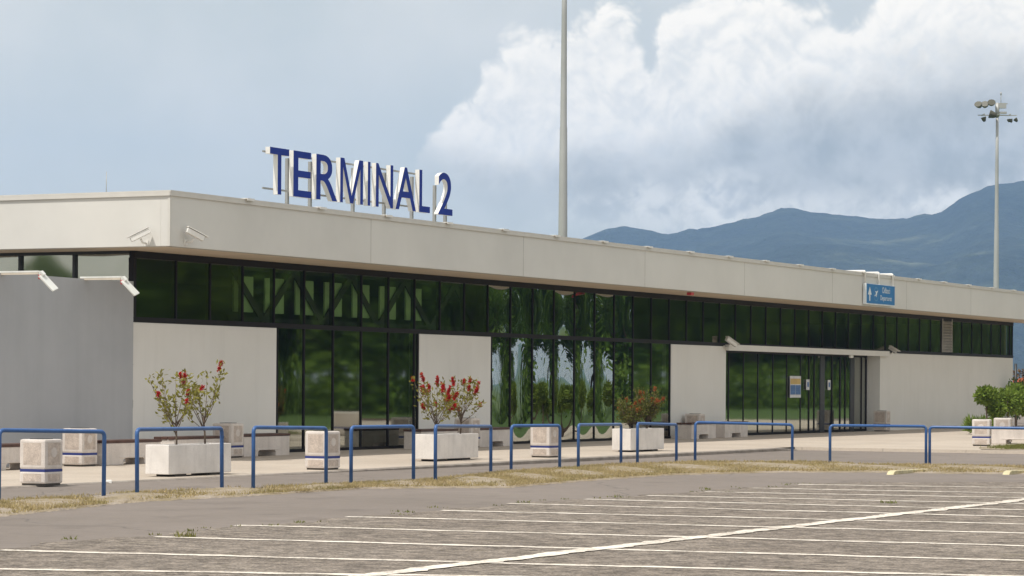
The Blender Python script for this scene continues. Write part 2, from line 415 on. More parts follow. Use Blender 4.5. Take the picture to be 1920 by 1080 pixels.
# pavement slab (walk along the facade, then the forecourt), with kerb
mb = MB()
tsp = lin(-40, 21.2, 124)
rows = []
for t in tsp:
    ky = kerb_y(t)+.16
    ys = [ky, ky+.5, -4.5, -3, -1.5, .02]
    rows.append([(t, y, z_pave(t, y)) for y in ys])
vs = [p for r_ in rows for p in r_]
mb.add(vs, [(i*6+j, (i+1)*6+j, (i+1)*6+j+1, i*6+j+1) for i in range(len(tsp)-1) for j in range(5)], 0, True)
fx = lin(21.2, 75, 30); fy = [-16, -14, -12, -10.5, -9, kerb_y(20)+.16, -4.5, -3, -1.5, .02]
zf = lambda t, y: z_pave(t, max(y, -6.7))
vs = [(x, y, zf(x, y)) for y in fy for x in fx]; nx = len(fx)
mb.add(vs, [(j*nx+i, j*nx+i+1, (j+1)*nx+i+1, (j+1)*nx+i) for j in range(len(fy)-1) for i in range(nx-1)], 0, True)
# front face of the forecourt slab
ys = [-16, -14, -12, -10.5, -9, -6.54]
vs = [(21.2, y, zf(21.2, y)) for y in ys]+[(21.12, y, -.3) for y in ys]
mb.add(vs, [(i, i+1, i+7, i+6) for i in range(5)])
vs = [(x, -16, zf(x, -16)) for x in fx]+[(x, -16, -.3) for x in fx]
mb.add(vs, [(i+1, i, i+nx, i+nx+1) for i in range(nx-1)])
structure(at_facade(mb.obj('pavement', M['pave'])))
mb = MB(); vs = []
kt = lin(-40, 21.0, 123)
for t in kt:
    ky = kerb_y(t); zt = z_pave(t, ky)+.003
    if t > 19.6: zt -= (t-19.6)/1.4*.06
    wob = .006*math.sin(t*7)
    vs += [(t, ky-.02+wob, -.32), (t, ky+wob, zt-.02), (t, ky+.025+wob, zt), (t, ky+.163, zt+.001), (t, ky+.163, -.3)]
mb.add(vs, [(5*i+j, 5*(i+1)+j, 5*(i+1)+j+1, 5*i+j+1) for i in range(len(kt)-1) for j in range(4)])
n5 = len(vs)-5; mb.f.append((n5, n5+1, n5+2, n5+3, n5+4)); mb.mi.append(0); mb.sm.append(False)
structure(at_facade(mb.obj('kerb', M['kerb'])))

lw_ = grid_sheet(lin(24, 220, 60), lin(-75, -16.1, 20), lambda t, y: -.09+.25*sstep(-17, -30, y))
structure(at_facade(lw_.obj('lawn', M['lawn'])))

# verge strip between service lane and road
zq = -.112
up = [G(x, y, zq) for x, y in [(-200, 960), (-60, 950), (20, 941), (150, 933), (265, 926), (460, 916), (650, 910), (810, 904), (960, 886), (1160, 873), (1310, 868), (1510, 868), (1610, 872), (1920, 876), (2200, 880)]]
lo = [G(x, y, zq) for x, y in [(-200, 988), (-60, 975), (0, 969), (250, 942), (440, 932), (675, 917), (860, 915), (950, 915), (1075, 904), (1260, 891), (1460, 886), (1650, 886), (1760, 888), (1920, 889), (2200, 893)]]
def resample(P, n):
    P = [Vector(p) for p in P]; L_ = [0]
    for a, b in zip(P, P[1:]): L_.append(L_[-1]+(b-a).length)
    return [Vector((np.interp(s, L_, [p.x for p in P]), np.interp(s, L_, [p.y for p in P]))) for s in np.linspace(0, L_[-1], n)]
NS = 420
U, Lw = resample(up, NS), resample(lo, NS)
strip_pts = []
vs = []; K = 7
for i in range(NS):
    jit0 = .10*math.sin(i*.7)+.07*math.sin(i*1.9+2)+random.uniform(-.05, .05)
    jit1 = .08*math.sin(i*.5+1)+.06*math.sin(i*1.3)+random.uniform(-.05, .05)
    dv = (U[i]-Lw[i]).normalized()
    for k in range(K):
        q = k/(K-1); p = (Lw[i]+dv*jit0)*(1-q)+(U[i]+dv*jit1)*q
        h = math.sin(math.pi*q)**.6*.045*(1+.5*math.sin(i*.23+k)) if 0 < k < K-1 else -.01
        vs.append((p.x, p.y, zq+.006+h+random.uniform(0, .008)))
mb = MB().add(vs, [(i*K+k, i*K+k+1, (i+1)*K+k+1, (i+1)*K+k) for i in range(NS-1) for k in range(K-1)], 0, True)
structure(mb.obj('verge', M['strip']))
from mathutils import noise as mnoise
def blades(mb, x, y, z, h, n, spread, mi=0):
    for _ in range(n):
        a = random.uniform(0, 6.283); r_ = spread*math.sqrt(random.random()); bx, by = x+r_*math.cos(a), y+r_*math.sin(a)
        a2 = random.uniform(0, 6.283); w = random.uniform(.006, .012); hh = h*random.uniform(.5, 1.2)
        lx, ly = random.gauss(0, .45)*hh, random.gauss(0, .45)*hh
        cx, cy = math.cos(a2)*w, math.sin(a2)*w
        mb.add([(bx-cx, by-cy, z), (bx+cx, by+cy, z), (bx+lx, by+ly, z+hh)], [(0, 1, 2)], mi)
mb = MB()
for i in range(NS-1):
    wseg = (U[i]-Lw[i]).length; seg = (U[i+1]-U[i]).length
    for _ in range(int(wseg*seg*60)+1):
        q = random.random(); p = Lw[i]*(1-q)+U[i]*q
        if p.x < -12 or p.x > 16: continue
        dens = mnoise.noise(Vector((p.x*.55, p.y*.35, 3)))+.55*mnoise.noise(Vector((p.x*1.7, p.y*1.1, 9)))
        green = 1.0*sstep(-5, 0, p.x)
        edge = .35*sstep(.55, .95, q) - .1
        if dens+green+edge > random.uniform(-.25, .45):
            blades(mb, p.x, p.y, zq+.03, random.uniform(.025, .065), random.randint(4, 9), .11, 0)
tag(mb.obj('dry_grass', M['dry_grass']), kind='stuff')
mb = MB()                                      # weeds along the car park edge and the patch on the forecourt
for _ in range(46):
    t = random.uniform(-24, -1); y = lot_edge(t)+random.gauss(0, .12); p = wld(t, y)
    blades(mb, p[0], p[1], zq+.01, random.uniform(.015, .04), random.randint(4, 12), .10)
x, y = G(347, 1009, zq); blades(mb, x, y, zq+.01, .075, 50, .13)
x, y = G(1665, 945, zq); blades(mb, x, y, zq+.01, .05, 40, .12)
tag(mb.obj('weeds', M['green_grass']), kind='stuff')
pa = [G(x, y, 0) for x, y in [(1838, 841), (1835, 837), (1870, 834), (1990, 833), (2050, 836), (2050, 840), (1960, 842), (1880, 842)]]
mb = MB()
for _ in range(1500):
    ws = [random.random()**2 for _ in pa]; S_ = sum(ws)
    x = sum(w*p[0] for w, p in zip(ws, pa))/S_; y = sum(w*p[1] for w, p in zip(ws, pa))/S_
    blades(mb, x, y, -.03, .10, 5, .25)
tag(mb.obj('grass', M['green_grass']), kind='stuff')
structure(MB().flat([(p[0], p[1], -.018) for p in pa]).obj('lawn_patch', M['strip']))

# ------------------------------------------------------------------ terminal building
Z_LOW, Z_SOF, Z_TOP, OF, OS = 2.88, 4.298, 5.377, 1.837, 1.386
T_END, DEP = 63.73, 26.
bld = thing('terminal_building', (CX0, CY0, 0), FACE, 'long low cream terminal building with dark glass band under a deep fascia', 'building')
def band(mb, x0, x1, y0, y1, z0, z1): return mb.box(x0, x1, y0, y1, z0, z1)
# roof box with fascia
TF = 67.5
mb = MB()
mb.box(-OS, TF, -OF, -OF+.22, Z_SOF, Z_TOP)                    # front fascia
o = mb.obj('fascia', M['fascia'], bld, .006)
mb = MB(); mb.box(-OS, -OS+.22, -OF+.2205, DEP, Z_SOF, Z_TOP-.001)
mb.obj('fascia', M['fascia'], bld, .006)
mb = MB(); mb.box(-OS+.2205, TF, -OF+.2205, DEP, Z_TOP-.25, Z_TOP-.10); mb.obj('roof', M['roof'], bld)
mb = MB(); mb.box(-OS+.2205, TF, -OF+.2205, -.0, Z_SOF+.003, Z_SOF+.06); mb.box(-OS+.2205, -.0, .001, DEP, Z_SOF+.003, Z_SOF+.06)
mb.obj('soffit', M['soffit'], bld)
mb = MB()
mb.box(-OS-.035, TF, -OF-.035, -OF+.25, Z_TOP+.001, Z_TOP+.035); mb.box(-OS-.035, TF, -OF-.035, -OF-.002, Z_TOP-.075, Z_TOP)
mb.box(-OS-.035, -OS-.002, -OF-.0345, DEP, Z_TOP-.075, Z_TOP); mb.box(-OS-.0345, -OS+.25, -OF+.2505, DEP, Z_TOP+.001, Z_TOP+.034)
mb.box(-OS-.012, -OS+.03, -OF-.012, -OF-.003, Z_SOF, Z_TOP-.076); mb.box(-OS-.012, -OS-.003, -OF-.0115, -OF+.05, Z_SOF, Z_TOP-.076)
mb.obj('coping', M['coping'], bld)
mb = MB()                                                       # drip edge and joints
mb.box(-OS+.01, TF, -OF+.06, -OF+.09, Z_SOF-.012, Z_SOF-.001)
for t in (6.68, 14.39, 21.9, 29.25, 36.89, 44.4, 51.9, 59.4): mb.box(t-.007, t+.007, -OF-.0025, -OF+.01, Z_SOF+.005, Z_TOP-.078)
for y in (3.2, 8.4, 13.6): mb.box(-OS-.0025, -OS+.01, y-.006, y+.006, Z_SOF+.005, Z_TOP-.078)
mb.obj('panel_joint', M['seam'], bld)
for k in range(23):
    t = 1.47+2.945*k
    mb = MB(); mb.box(t-.14, t+.14, -OF-.09, -OF+.16, Z_TOP+.036, Z_TOP+.05); mb.box(t-.14, t+.14, -OF-.10, -OF-.09, Z_TOP-.0, Z_TOP+.05)
    mb.obj('roof_clip', M['white'], bld)
# solid wall panels of the front
for a, b in ((0, 5.64), (12.34, 16.21), (27.99, 32.31), (46.95, T_END)):
    mb = MB(); mb.box(a, b, 0, .3, -.3, Z_LOW-.06)
    mb.obj('wall', M['wall'], bld, .008)
mb = MB(); mb.box(46.95, 47.25, .3005, .62, -.3, Z_LOW-.06); mb.obj('wall', M['wall'], bld, .008)
mb = MB(); mb.box(T_END-.3, T_END, .301, DEP, -.3, Z_SOF); mb.obj('wall', M['wall'], bld)
mb = MB(); mb.box(0, .25, .301, DEP, -.3, Z_LOW-.06); mb.obj('wall', M['wall'], bld)
# interior
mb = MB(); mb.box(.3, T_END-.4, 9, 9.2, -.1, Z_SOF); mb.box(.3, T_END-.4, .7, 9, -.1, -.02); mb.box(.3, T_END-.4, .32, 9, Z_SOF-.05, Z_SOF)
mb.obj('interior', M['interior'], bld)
# window frames: band rails and mullions
MUL = [0.06]+[1.61+1.3125*k for k in range(48)]
MUL = [m for m in MUL if m < T_END-.3]+[T_END-.04]
def pane(x0, x1, z0, z1, y, amp, mat, parent, name='glass_pane', nx=8, nz=10):
    vs = []; a1, a2, p1 = amp*random.uniform(.6, 1.3)*random.choice((1, 1, 1, -1)), amp*random.uniform(-.25, .25), random.uniform(-.25, .25)
    for j in range(nz+1):
        for i in range(nx+1):
            u, v = i/nx, j/nz
            by = a1*(1-(2*u-1)**2)*((1-(2*v-1)**2) if amp > .008 else .82+.18*(1-(2*v-1)**2))*(1+p1*(2*v-1)*(amp > .008))+a2*(amp > .008)*math.sin(3.14*v)*(2*u-1)*(1-(2*u-1)**2)*2
            vs.append((x0+(x1-x0)*u, y+by, z0+(z1-z0)*v))
    fs = [(j*(nx+1)+i, j*(nx+1)+i+1, (j+1)*(nx+1)+i+1, (j+1)*(nx+1)+i) for j in range(nz) for i in range(nx)]
    return MB().add(vs, fs, 0, True).obj(name, mat, parent)
def amp_at(t):
    if 5.6 < t < 12.4: return .0045
    if 12.4 <= t < 16: return .006
    if 16 <= t < 24.5: return .0125
    return .0032
def mullion(mb, t, z0, z1, y=.0, w=.065): mb.box(t-w/2, t+w/2, y-.003, y+.12, z0, z1)
bandf = MB()
bandf.box(.02, T_END-.01, -.016, .1, Z_LOW-.059, Z_LOW+.05)
bandf.box(.02, T_END-.01, -.014, .1, Z_SOF-.14, Z_SOF+.002)
for m in MUL: mullion(bandf, m, Z_LOW+.0505, Z_SOF-.1405, w=.038 if m > .1 else .11)
wband = bandf.obj('window_band', M['frame'], bld)
LT = (54.14, 55.38)
for a, b in zip(MUL, MUL[1:]):
    if a < LT[0]+.6 < b: continue
    mat_ = M['clearglass'] if 4. < a < 13.5 else M['bulged_glass'] if 16 < a < 24 else M['bandglass']
    pane(a+.025, b-.025, Z_LOW+.045, Z_SOF-.05, .022, amp_at(a), mat_, wband)
lv = MB(); a = max(m for m in MUL if m < LT[0]+.6); b = a+1.3125
lv.box(a+.04, a+.1, -.03, .1, Z_LOW+.06, Z_SOF-.07); lv.box(b-.1, b-.04, -.03, .1, Z_LOW+.06, Z_SOF-.07); lv.box(a+.1, b-.1, .07, .1, Z_LOW+.06, Z_SOF-.07)
for k in range(11):
    z = Z_LOW+.09+k*.11
    lv.add([(a+.1, -.02, z), (b-.1, -.02, z), (b-.1, .06, z+.085), (a+.1, .06, z+.085), (a+.1, -.02, z-.02), (b-.1, -.02, z-.02), (b-.1, .06, z+.065), (a+.1, .06, z+.065)],
           [(0, 1, 2, 3), (4, 7, 6, 5), (0, 4, 5, 1)])
lv.obj('louvre_grille', M['louvre'], bld)
# pale blinds and dark braces behind the first upper panes
for k, m in enumerate(MUL[3:10]):
    mb = MB(); mb.box(m+.18, m+.98, .36, .40, Z_LOW+.28, Z_SOF-.34); mb.obj('blind', M['inner_panel'], bld)
mb = MB()
for k, m in enumerate(MUL[3:13]):
    z0, z1 = Z_LOW+.12, Z_SOF-.2
    if k % 2: z0, z1 = z1, z0
    mb.beam((m+.05, .31, z1), (m+1.3, .31, z0), .04, .17)
mb.box(4.1, 18.4, .29, .33, Z_SOF-.2, Z_SOF-.09); mb.box(4.1, 18.4, .29, .33, Z_LOW+.08, Z_LOW+.17)
mb.obj('roof_brace', M['brace'], bld)
for a0, b0 in ((5.64, 12.34), (16.21, 27.99)):
    fr = MB(); ms = [m for m in MUL if a0+.2 < m < b0-.2]; ms = [a0+.05]+ms+[b0-.06]
    fr.box(a0+.003, b0-.003, -.012, .1, -.3, .07)
    for m in ms: mullion(fr, m, .0705, Z_LOW-.0595, w=.05)
    cw = fr.obj('curtain_wall', M['frame'], bld)
    for a, b in zip(ms, ms[1:]):
        pane(a+.03, b-.03, .06, Z_LOW-.05, .022, amp_at((a+b)/2), M['bulged_glass'] if 16 < a < 24.5 else M['glass'], cw, nz=14)
# entrance recess
EY = .5
hb = MB(); hb.box(32.2, 47.6, -.14, -.003, Z_LOW-.19, Z_LOW-.004); hb.box(32.312, 46.948, .001, .7, Z_LOW-.16, Z_LOW-.06)
hb.obj('entrance_header', M['wall'], bld, .004)
ent = MB()
fixed = [32.4, 33.77, 35.04, 36.3, 37.64, 38.91, 40.22]
bars = [(41.02, .07), (41.54, .07), (42.33, .42), (43.3, .08), (44.14, .09), (44.66, .07), (45.39, .42), (46.38, .07), (46.88, .1)]
for t in fixed: ent.box(t-.03, t+.03, EY-.004, EY+.1, .0, Z_LOW-.165)
ent.box(32.32, 46.94, EY-.015, EY+.1, Z_LOW-.24, Z_LOW-.166)
ent.box(32.32, 40.2, EY-.014, EY+.1, -.1, .06)
entr = ent.obj('entrance_screen', M['frame'], bld)
for a, b in zip(fixed, fixed[1:]): pane(a+.03, b-.03, .05, Z_LOW-.22, EY+.012, .0015, M['glass'], entr)
prev = 40.22
for k, (t, w) in enumerate(bars):
    df = MB(); df.box(t-w/2, t+w/2, EY-.012, EY+.08, .0, Z_LOW-.245); dleaf = df.obj('sliding_door', M['frame'] if w < .3 else M['band_frame'], bld)
    df2 = MB().box(prev+.03, t-w/2, EY-.01, EY+.06, -.02, .07)
    df2.obj('door_rail', M['frame'], dleaf)
    pane(prev+.045, t-w/2+.01, .06, Z_LOW-.25, EY+.01, .0012, M['glass'], dleaf, nx=4)
    prev = t+w/2-.02
mb = MB(); mb.box(43.55, 43.85, -.1, -.02, Z_LOW-.29, Z_LOW-.192); mb.obj('entrance_lamp', M['white'], bld, .02)
mb = MB(); mb.box(25.3, 25.5, -OF+.05, -OF+.2, Z_SOF-.12, Z_SOF-.031); mb.obj('alarm_beacon', M['red'], bld, .02)
# side glazing band
sb = MB(); sb.box(-.016, .1, .1, DEP, Z_LOW-.058, Z_LOW+.05); sb.box(-.014, .1, .1, DEP, Z_SOF-.06, Z_SOF+.002)
sm_ = [.1+1.4*k for k in range(18)]
for y in sm_[1:]: sb.box(-.015, .1, y-.03, y+.03, Z_LOW+.0505, Z_SOF-.0605)
sbo = sb.obj('window_band', M['band_frame'], bld)
for a, b in zip(sm_, sm_[1:]):
    vs = []; am = random.uniform(-.004, .004)
    for j in range(7):
        for i in range(7):
            u, v = i/6, j/6; vs.append((.045+am*(1-(2*u-1)**2)*(1-(2*v-1)**2), a+.03+(b-a-.06)*u, Z_LOW+.045+(Z_SOF-Z_LOW-.1)*v))
    MB().add(vs, [(j*7+i, (j+1)*7+i, (j+1)*7+i+1, j*7+i+1) for j in range(6) for i in range(6)], 0, True).obj('glass_pane', M['glass'], sbo)
for t, y in ((1.85, 2.), (14.3, 1.2)):
    mb = MB(); mb.tube([(t, y, Z_TOP-.12), (t, y, Z_TOP+(.75 if t < 5 else .35))], .009, 6); mb.obj('lightning_rod', M['galv'], bld)

# ------------------------------------------------------------------ roof sign TERMINAL 2
sign = thing('roof_sign', wld(4., -1.)+(Z_TOP-.1,), FACE, 'raised blue letters reading TERMINAL 2 on steel posts along the roof edge', 'sign')
S0 = Vector((4., -1., Z_TOP-.1))
def text_mesh(txt, size=1., offset=0.):
    cu = bpy.data.curves.new('txt', 'FONT'); cu.body = txt; cu.size = size; cu.resolution_u = 6; cu.offset = offset
    ob = bpy.data.objects.new('txt', cu); C.objects.link(ob)
    bpy.context.view_layer.update()
    dg = bpy.context.evaluated_depsgraph_get()
    me = bpy.data.meshes.new_from_object(ob.evaluated_get(dg))
    C.objects.unlink(ob); bpy.data.objects.remove(ob); bpy.data.curves.remove(cu)
    return me
def place_text(txt, name, x0, x1, z0, z1, y, depth, mats, parent, keep_stroke=True):
    me = text_mesh(txt, offset=.007 if name == 'letter' else 0.); bm = bmesh.new(); bm.from_mesh(me); bpy.data.meshes.remove(me)
    bmesh.ops.remove_doubles(bm, verts=bm.verts, dist=1e-5)
    xs = [v.co.x for v in bm.verts]; ys = [v.co.y for v in bm.verts]
    mx, Mx, my, My = min(xs), max(xs), min(ys), max(ys)
    for v in bm.verts:
        v.co = Vector((x0+(v.co.x-mx)/(Mx-mx)*(x1-x0), y, z0+(v.co.y-my)/(My-my)*(z1-z0)))
    front = list(bm.faces)
    if depth:
        ext = bmesh.ops.extrude_face_region(bm, geom=front, use_keep_orig=True)
        for v in [g_ for g_ in ext['geom'] if isinstance(g_, bmesh.types.BMVert)]: v.co.y += depth
        bmesh.ops.recalc_face_normals(bm, faces=bm.faces)
        bmesh.ops.split_edges(bm, edges=[e for e in bm.edges if len(e.link_faces) == 2 and e.calc_face_angle() > .6])
        for f in bm.faces: f.material_index = 0 if (f.normal.y < -.9) else 1; f.smooth = False
    out = bpy.data.meshes.new(name); bm.to_mesh(out); bm.free()
    for m in mats: out.materials.append(m)
    o = bpy.data.objects.new(name, out); C.objects.link(o); o.parent = parent; return o
LET = [('T', 3.70, 4.50), ('E', 4.68, 5.45), ('R', 5.66, 6.60), ('M', 6.72, 7.76), ('I', 7.98, 8.10), ('N', 8.36, 9.18), ('A', 9.30, 10.30), ('L', 10.46, 11.0), ('2', 11.42, 12.16)]
for ch, a, b in LET:
    zb = 5.705
    if ch == 'M':
        w_, h_, s_ = b-a, 1.015, .137
        pg = [(0, 0), (s_*.92, 0), (s_*.92, h_*.80), (w_/2-s_*.5, 0), (w_/2+s_*.5, 0), (w_-s_*.92, h_*.80), (w_-s_*.92, 0), (w_, 0), (w_, h_), (w_-s_*1.35, h_), (w_/2, h_*.17), (s_*1.35, h_), (0, h_)]
        me = MB().prism([(x+a-S0.x, z+zb-S0.z) for x, z in pg], 0, .115).mesh('letter', [M['letter_blue'], M['letter_white']])
        for f in me.polygons: f.material_index = 0 if f.normal.y < -.9 else 1
        o = bpy.data.objects.new('letter', me); C.objects.link(o); o.parent = sign; continue
    place_text(ch, 'letter', a-S0.x, b-S0.x, zb-S0.z, (6.72 if ch != '2' else 6.735)-S0.z, -.0, .115, [M['letter_blue'], M['letter_white']], sign)
for t in (4.42, 5.40, 7.31, 8.77, 10.12, 11.27, 11.82):
    tt = t+.30
    MB().box(tt-.035-S0.x, tt+.035-S0.x, .151, .22, 0, (6.55 if t < 11 else 6.42)-S0.z).obj('post', M['galv'], sign)
MB().box(3.62-S0.x, 10.6-S0.x, .118, .15, 6.60-S0.z, 6.64-S0.z).obj('sign_rail', M['galv'], sign)
MB().box(3.62-S0.x, 11.0-S0.x, .118, .15, 5.80-S0.z, 5.84-S0.z).obj('sign_rail', M['galv'], sign)

# ------------------------------------------------------------------ departures sign on the fascia
ds = thing('hanging_sign', wld(39.78, -1.97)+(4.35,), FACE, 'blue departures sign with white arrow hung over the fascia', 'sign')
W_, H_ = 2.95, .70
MB().box(0, W_, 0, .11, 0, H_).obj('sign_box', M['sign_white'], ds, .01)
MB().box(.06, W_-.01, -.006, -.001, .04, H_-.01).obj('sign_face', M['sign_blue'], ds)
MB().add([(.30, -.010, .12), (.40, -.010, .12), (.40, -.010, .33), (.54, -.010, .33), (.35, -.010, .60), (.16, -.010, .33), (.30, -.010, .33)], [(0, 1, 2, 3, 4, 5, 6)]).obj('arrow', M['sign_white'], ds)
pc = MB()
ring = [(1.0+.27*math.cos(a)*(1 if abs(math.cos(a)) < .7 else .95), .36+.24*math.sin(a)) for a in np.linspace(0, 2*math.pi, 25)[:-1]]
inn = [(1.0+(x-1.0)*.84, .36+(z-.36)*.84) for x, z in ring]
pc.add([(x, -.009, z) for x, z in ring]+[(x, -.009, z) for x, z in inn], [(i, (i+1) % 24, 24+(i+1) % 24, 24+i) for i in range(24)], 0)
pl = [(.83, .30), (.90, .28), (1.0, .36), (1.02, .26), (1.06, .27), (1.09, .40), (1.18, .47), (1.16, .50), (1.05, .45), (.93, .47), (.90, .45), (.98, .40), (.91, .33), (.85, .34)]
pc.add([(x, -.010, z) for x, z in pl], [tuple(range(len(pl)))], 1)
pc.obj('plane_pictogram', [M['sign_lblue'], M['sign_white']], ds)
place_text('Odlasci', 'lettering', 1.62, 2.42, .42, .62, -.010, .002, [M['sign_white'], M['sign_white']], ds)
place_text('Departures', 'lettering', 1.44, 2.60, .12, .34, -.010, .002, [M['sign_white'], M['sign_white']], ds)
for t in (.04, 1.45, W_-.06):
    MB().tube(arc_path([(t, .055, H_-.02), (t, .055, 1.115), (t-.02, .95, 1.115)], .05, 4), .028, 8).obj('bracket', M['white'], ds)

# ------------------------------------------------------------------ grey board with floodlights
gb = thing('notice_board', wld(-9., -.15)+(-.1,), FACE, 'large blank grey board beside the building corner with two floodlights on top', 'board')
mb = MB(); top = [(0, 3.74), (2.0, 3.75), (4.4, 3.75), (5.4, 3.765), (5.9, 3.75), (7.0, 3.74), (8.8, 3.755)]
mb.prism([(0, 0)]+[(8.8, 0)]+list(reversed(top)), 0, .11); mb.obj('board', M['grey_panel'], gb)
mb = MB(); poly = [(8.802, .05)]
z = .05
while z < 3.70:
    z += random.uniform(.05, .14); poly.append((8.802+random.uniform(.004, .035), z))
poly += [(8.802, 3.74)]
mb.prism(poly, .02, .10); mb.obj('rusty_edge', M['rust'], gb)
for t in (4.42, 7.12):
    arm = MB(); arm.box(t-.05, t+.05, -.88, .1, 3.755, 3.785, 0); arm.box(t-.045, t+.045, -.87, .1, 3.715, 3.7545, 1)
    a_ = arm.obj('lamp_arm', [M['lamp_metal'], M['lamp_beige']], gb)
    mb = MB(); mb.box(t-.05, t+.05, -.95, -.88, 3.62, 3.72); mb.obj('lamp_joint', M['red'], a_, .01)
    hd = MB(); c = Vector((t+.06, -1.04, 3.56)); ax = Vector((1, 0, 0)); dn = Vector((.3, -.62, -.72)).normalized()
    sd = Vector((.92, .18, .2)); sd = (sd-dn*sd.dot(dn)).normalized(); nn = dn.cross(sd)
    hd.obox(c, dn*.2, sd*.125, nn*.018); hd.obox(c-dn*.2+nn*.03, dn*.05, sd*.05, nn*.04)
    hd.obj('lamp_head', M['lamp_metal'], gb, .012)

# ------------------------------------------------------------------ security cameras
def sec_camera(base, aim, label, wallside, scale=1.):
    th_ = thing('security_camera', base, 0, label, 'camera', 'white security cameras on the terminal')
    B = Vector((0, 0, 0)); a = Vector(aim).normalized(); wsd = Vector(wallside).normalized()
    body_c = wsd*.24*scale+Vector((0, 0, .16*scale))
    br = MB(); br.obox(wsd*.012, wsd*.012, wsd.cross(Vector((0, 0, 1)))*.05*scale, Vector((0, 0, .06*scale)))
    br.tube([wsd*.02, wsd*.16*scale+Vector((0, 0, .01)), wsd*.22*scale+Vector((0, 0, .08*scale))], .022*scale, 8)
    br.obj('bracket', M['white'], th_)
    sd = a.cross(Vector((0, 0, 1))).normalized(); upv = sd.cross(a)
    hb_ = MB(); hb_.obox(body_c, a*.22*scale, sd*.055*scale, upv*.055*scale); h_ = hb_.obj('housing', M['white'], th_, .012)
    MB().obox(body_c+a*.222*scale, a*.004, sd*.04*scale, upv*.04*scale).obj('lens', M['blackp'], h_)
    MB().obox(body_c+upv*.075*scale+a*.03*scale, a*.26*scale, sd*.07*scale, upv*.008).obj('sun_shield', M['white'], th_)
nf = Vector((N[0], N[1], 0)); df_ = Vector((D[0], D[1], 0))
cp = wld(-OS-.002, -OF+.55); sec_camera(cp+(4.36,), -df_*.55-nf*.95+Vector((0, 0, -.55)), 'white security camera left of the roof corner on the bright fascia', -df_, .95)
cp = wld(-OS+.55, -OF-.002); sec_camera(cp+(4.40,), df_*.9+nf*.5+Vector((0, 0, -.45)), 'white security camera right of the roof corner on the shaded fascia', nf, .95)
cp = wld(32.1, -.002); sec_camera(cp+(2.78,), df_*.9+nf*.4+Vector((0, 0, -.5)), 'white security camera at the left end of the entrance header', nf, 1.05)
cp = wld(47.75, -.002); sec_camera(cp+(2.78,), -df_*.4+nf*1.0+Vector((0, 0, -.5)), 'white security camera at the right end of the entrance header', nf, .95)

# ------------------------------------------------------------------ posters on the entrance glass
def poster(t0, t1, z0, z1, label, kind):
    th_ = thing('poster', wld(t0, EY-.035)+(z0,), FACE, label, 'poster')
    w, h = t1-t0, z1-z0
    MB().box(0, w, 0, .006, 0, h).obj('sheet', M['paper'], th_)
    if kind == 'big':
        MB().box(.03, w-.03, -.003, -.0005, h*.62, h*.88).obj('heading', M['yellow'], th_)
        for k in range(2):
            MB().box(.03+k*(w/2-.01), w/2-.01+k*(w/2-.02), -.003, -.0005, h*.14, h*.58).obj('notice_block', M['poster_blue'], th_)
        mb = MB()
        for k in range(5): mb.box(.06, w-.08, -.005, -.0035, h*(.20+.08*k), h*(.215+.08*k))
        mb.obj('print', M['sign_lblue'], th_)
    else:
        MB().box(w*.3, w*.8, -.003, -.0005, h*.3, h*.75).obj('print', M['poster_blue'], th_)
poster(39.12, 40.15, 1.2, 1.93, 'white poster with yellow heading and blue blocks on entrance glass', 'big')
poster(40.66, 40.98, 1.46, 1.82, 'small white notice on the glass just right of the blue poster', 's')
poster(42.78, 43.06, 1.46, 1.81, 'small white notice on the sliding door beyond the thick dark post', 's')

# ------------------------------------------------------------------ litter bins
def make_bin(label):
    b = thing('litter_bin', (0, 0, 0), 0, label, 'bin', 'square concrete litter bins')
    s = .245
    MB().box(-s, s, -s, s, .258, .735).obj('upper_block', M['conc'], b, .035)
    MB().box(-s, s, -s, s, .035, .228).obj('lower_block', M['conc'], b, .03)
    MB().box(-s+.03, s-.03, -s+.03, s-.03, .0, .04).obj('plinth', M['plinth'], b)
    MB().box(-s+.006, s-.006, -s+.006, s-.006, .22, .266).obj('blue_band', M['stripe'], b)
    mb = MB()
    for q in range(4):
        c, sn = math.cos(q*math.pi/2), math.sin(q*math.pi/2)
        def T(x, y, z): return (x*c-y*sn, x*sn+y*c, z)
        for z0, z1, w in ((.33, .68, .17), (.07, .19, .17)):
            vs = [T(-w, -s-.002, z0), T(w, -s-.002, z0), T(w, -s-.002, z1), T(-w, -s-.002, z1)]
            mb.add(vs, [(0, 1, 2, 3)])
        if q == 0:
            n = 20; vs = [T(.075*math.cos(k*2*math.pi/n), -s-.0035, .53+.075*math.sin(k*2*math.pi/n)) for k in range(n)]+[T(.082*math.cos(k*2*math.pi/n), -s-.001, .53+.082*math.sin(k*2*math.pi/n)) for k in range(n)]
            MB().add(vs, [tuple(range(n))]+[(k, n+k, n+(k+1) % n, (k+1) % n) for k in range(n)]).obj('emblem_disc', M['conc'], b)
    mb.obj('inset_panel', M['aggregate'], b)
    mb = MB(); mb.box(-.13, .13, -.13, .13, .736, .745); mb.obj('opening', M['blackp'], b)
    return b
proto_bin = make_bin('x')
def put(o, X, Y, Z, rz, label):
    o.location = (X, Y, Z); o.rotation_euler = (0, 0, rz); o['label'] = label; return o
def Pz(px, py, z): return G(px, py, z)+(z,)
bins = []
def bin_from_front(px, py, z):                 # from its nearest bottom corner
    t, y = loc(*G(px, py, z)); return wld(t+.245, y+.245)
_first = [True]
def new_bin():
    if _first[0]: _first[0] = False; return proto_bin
    return copy_tree(proto_bin)
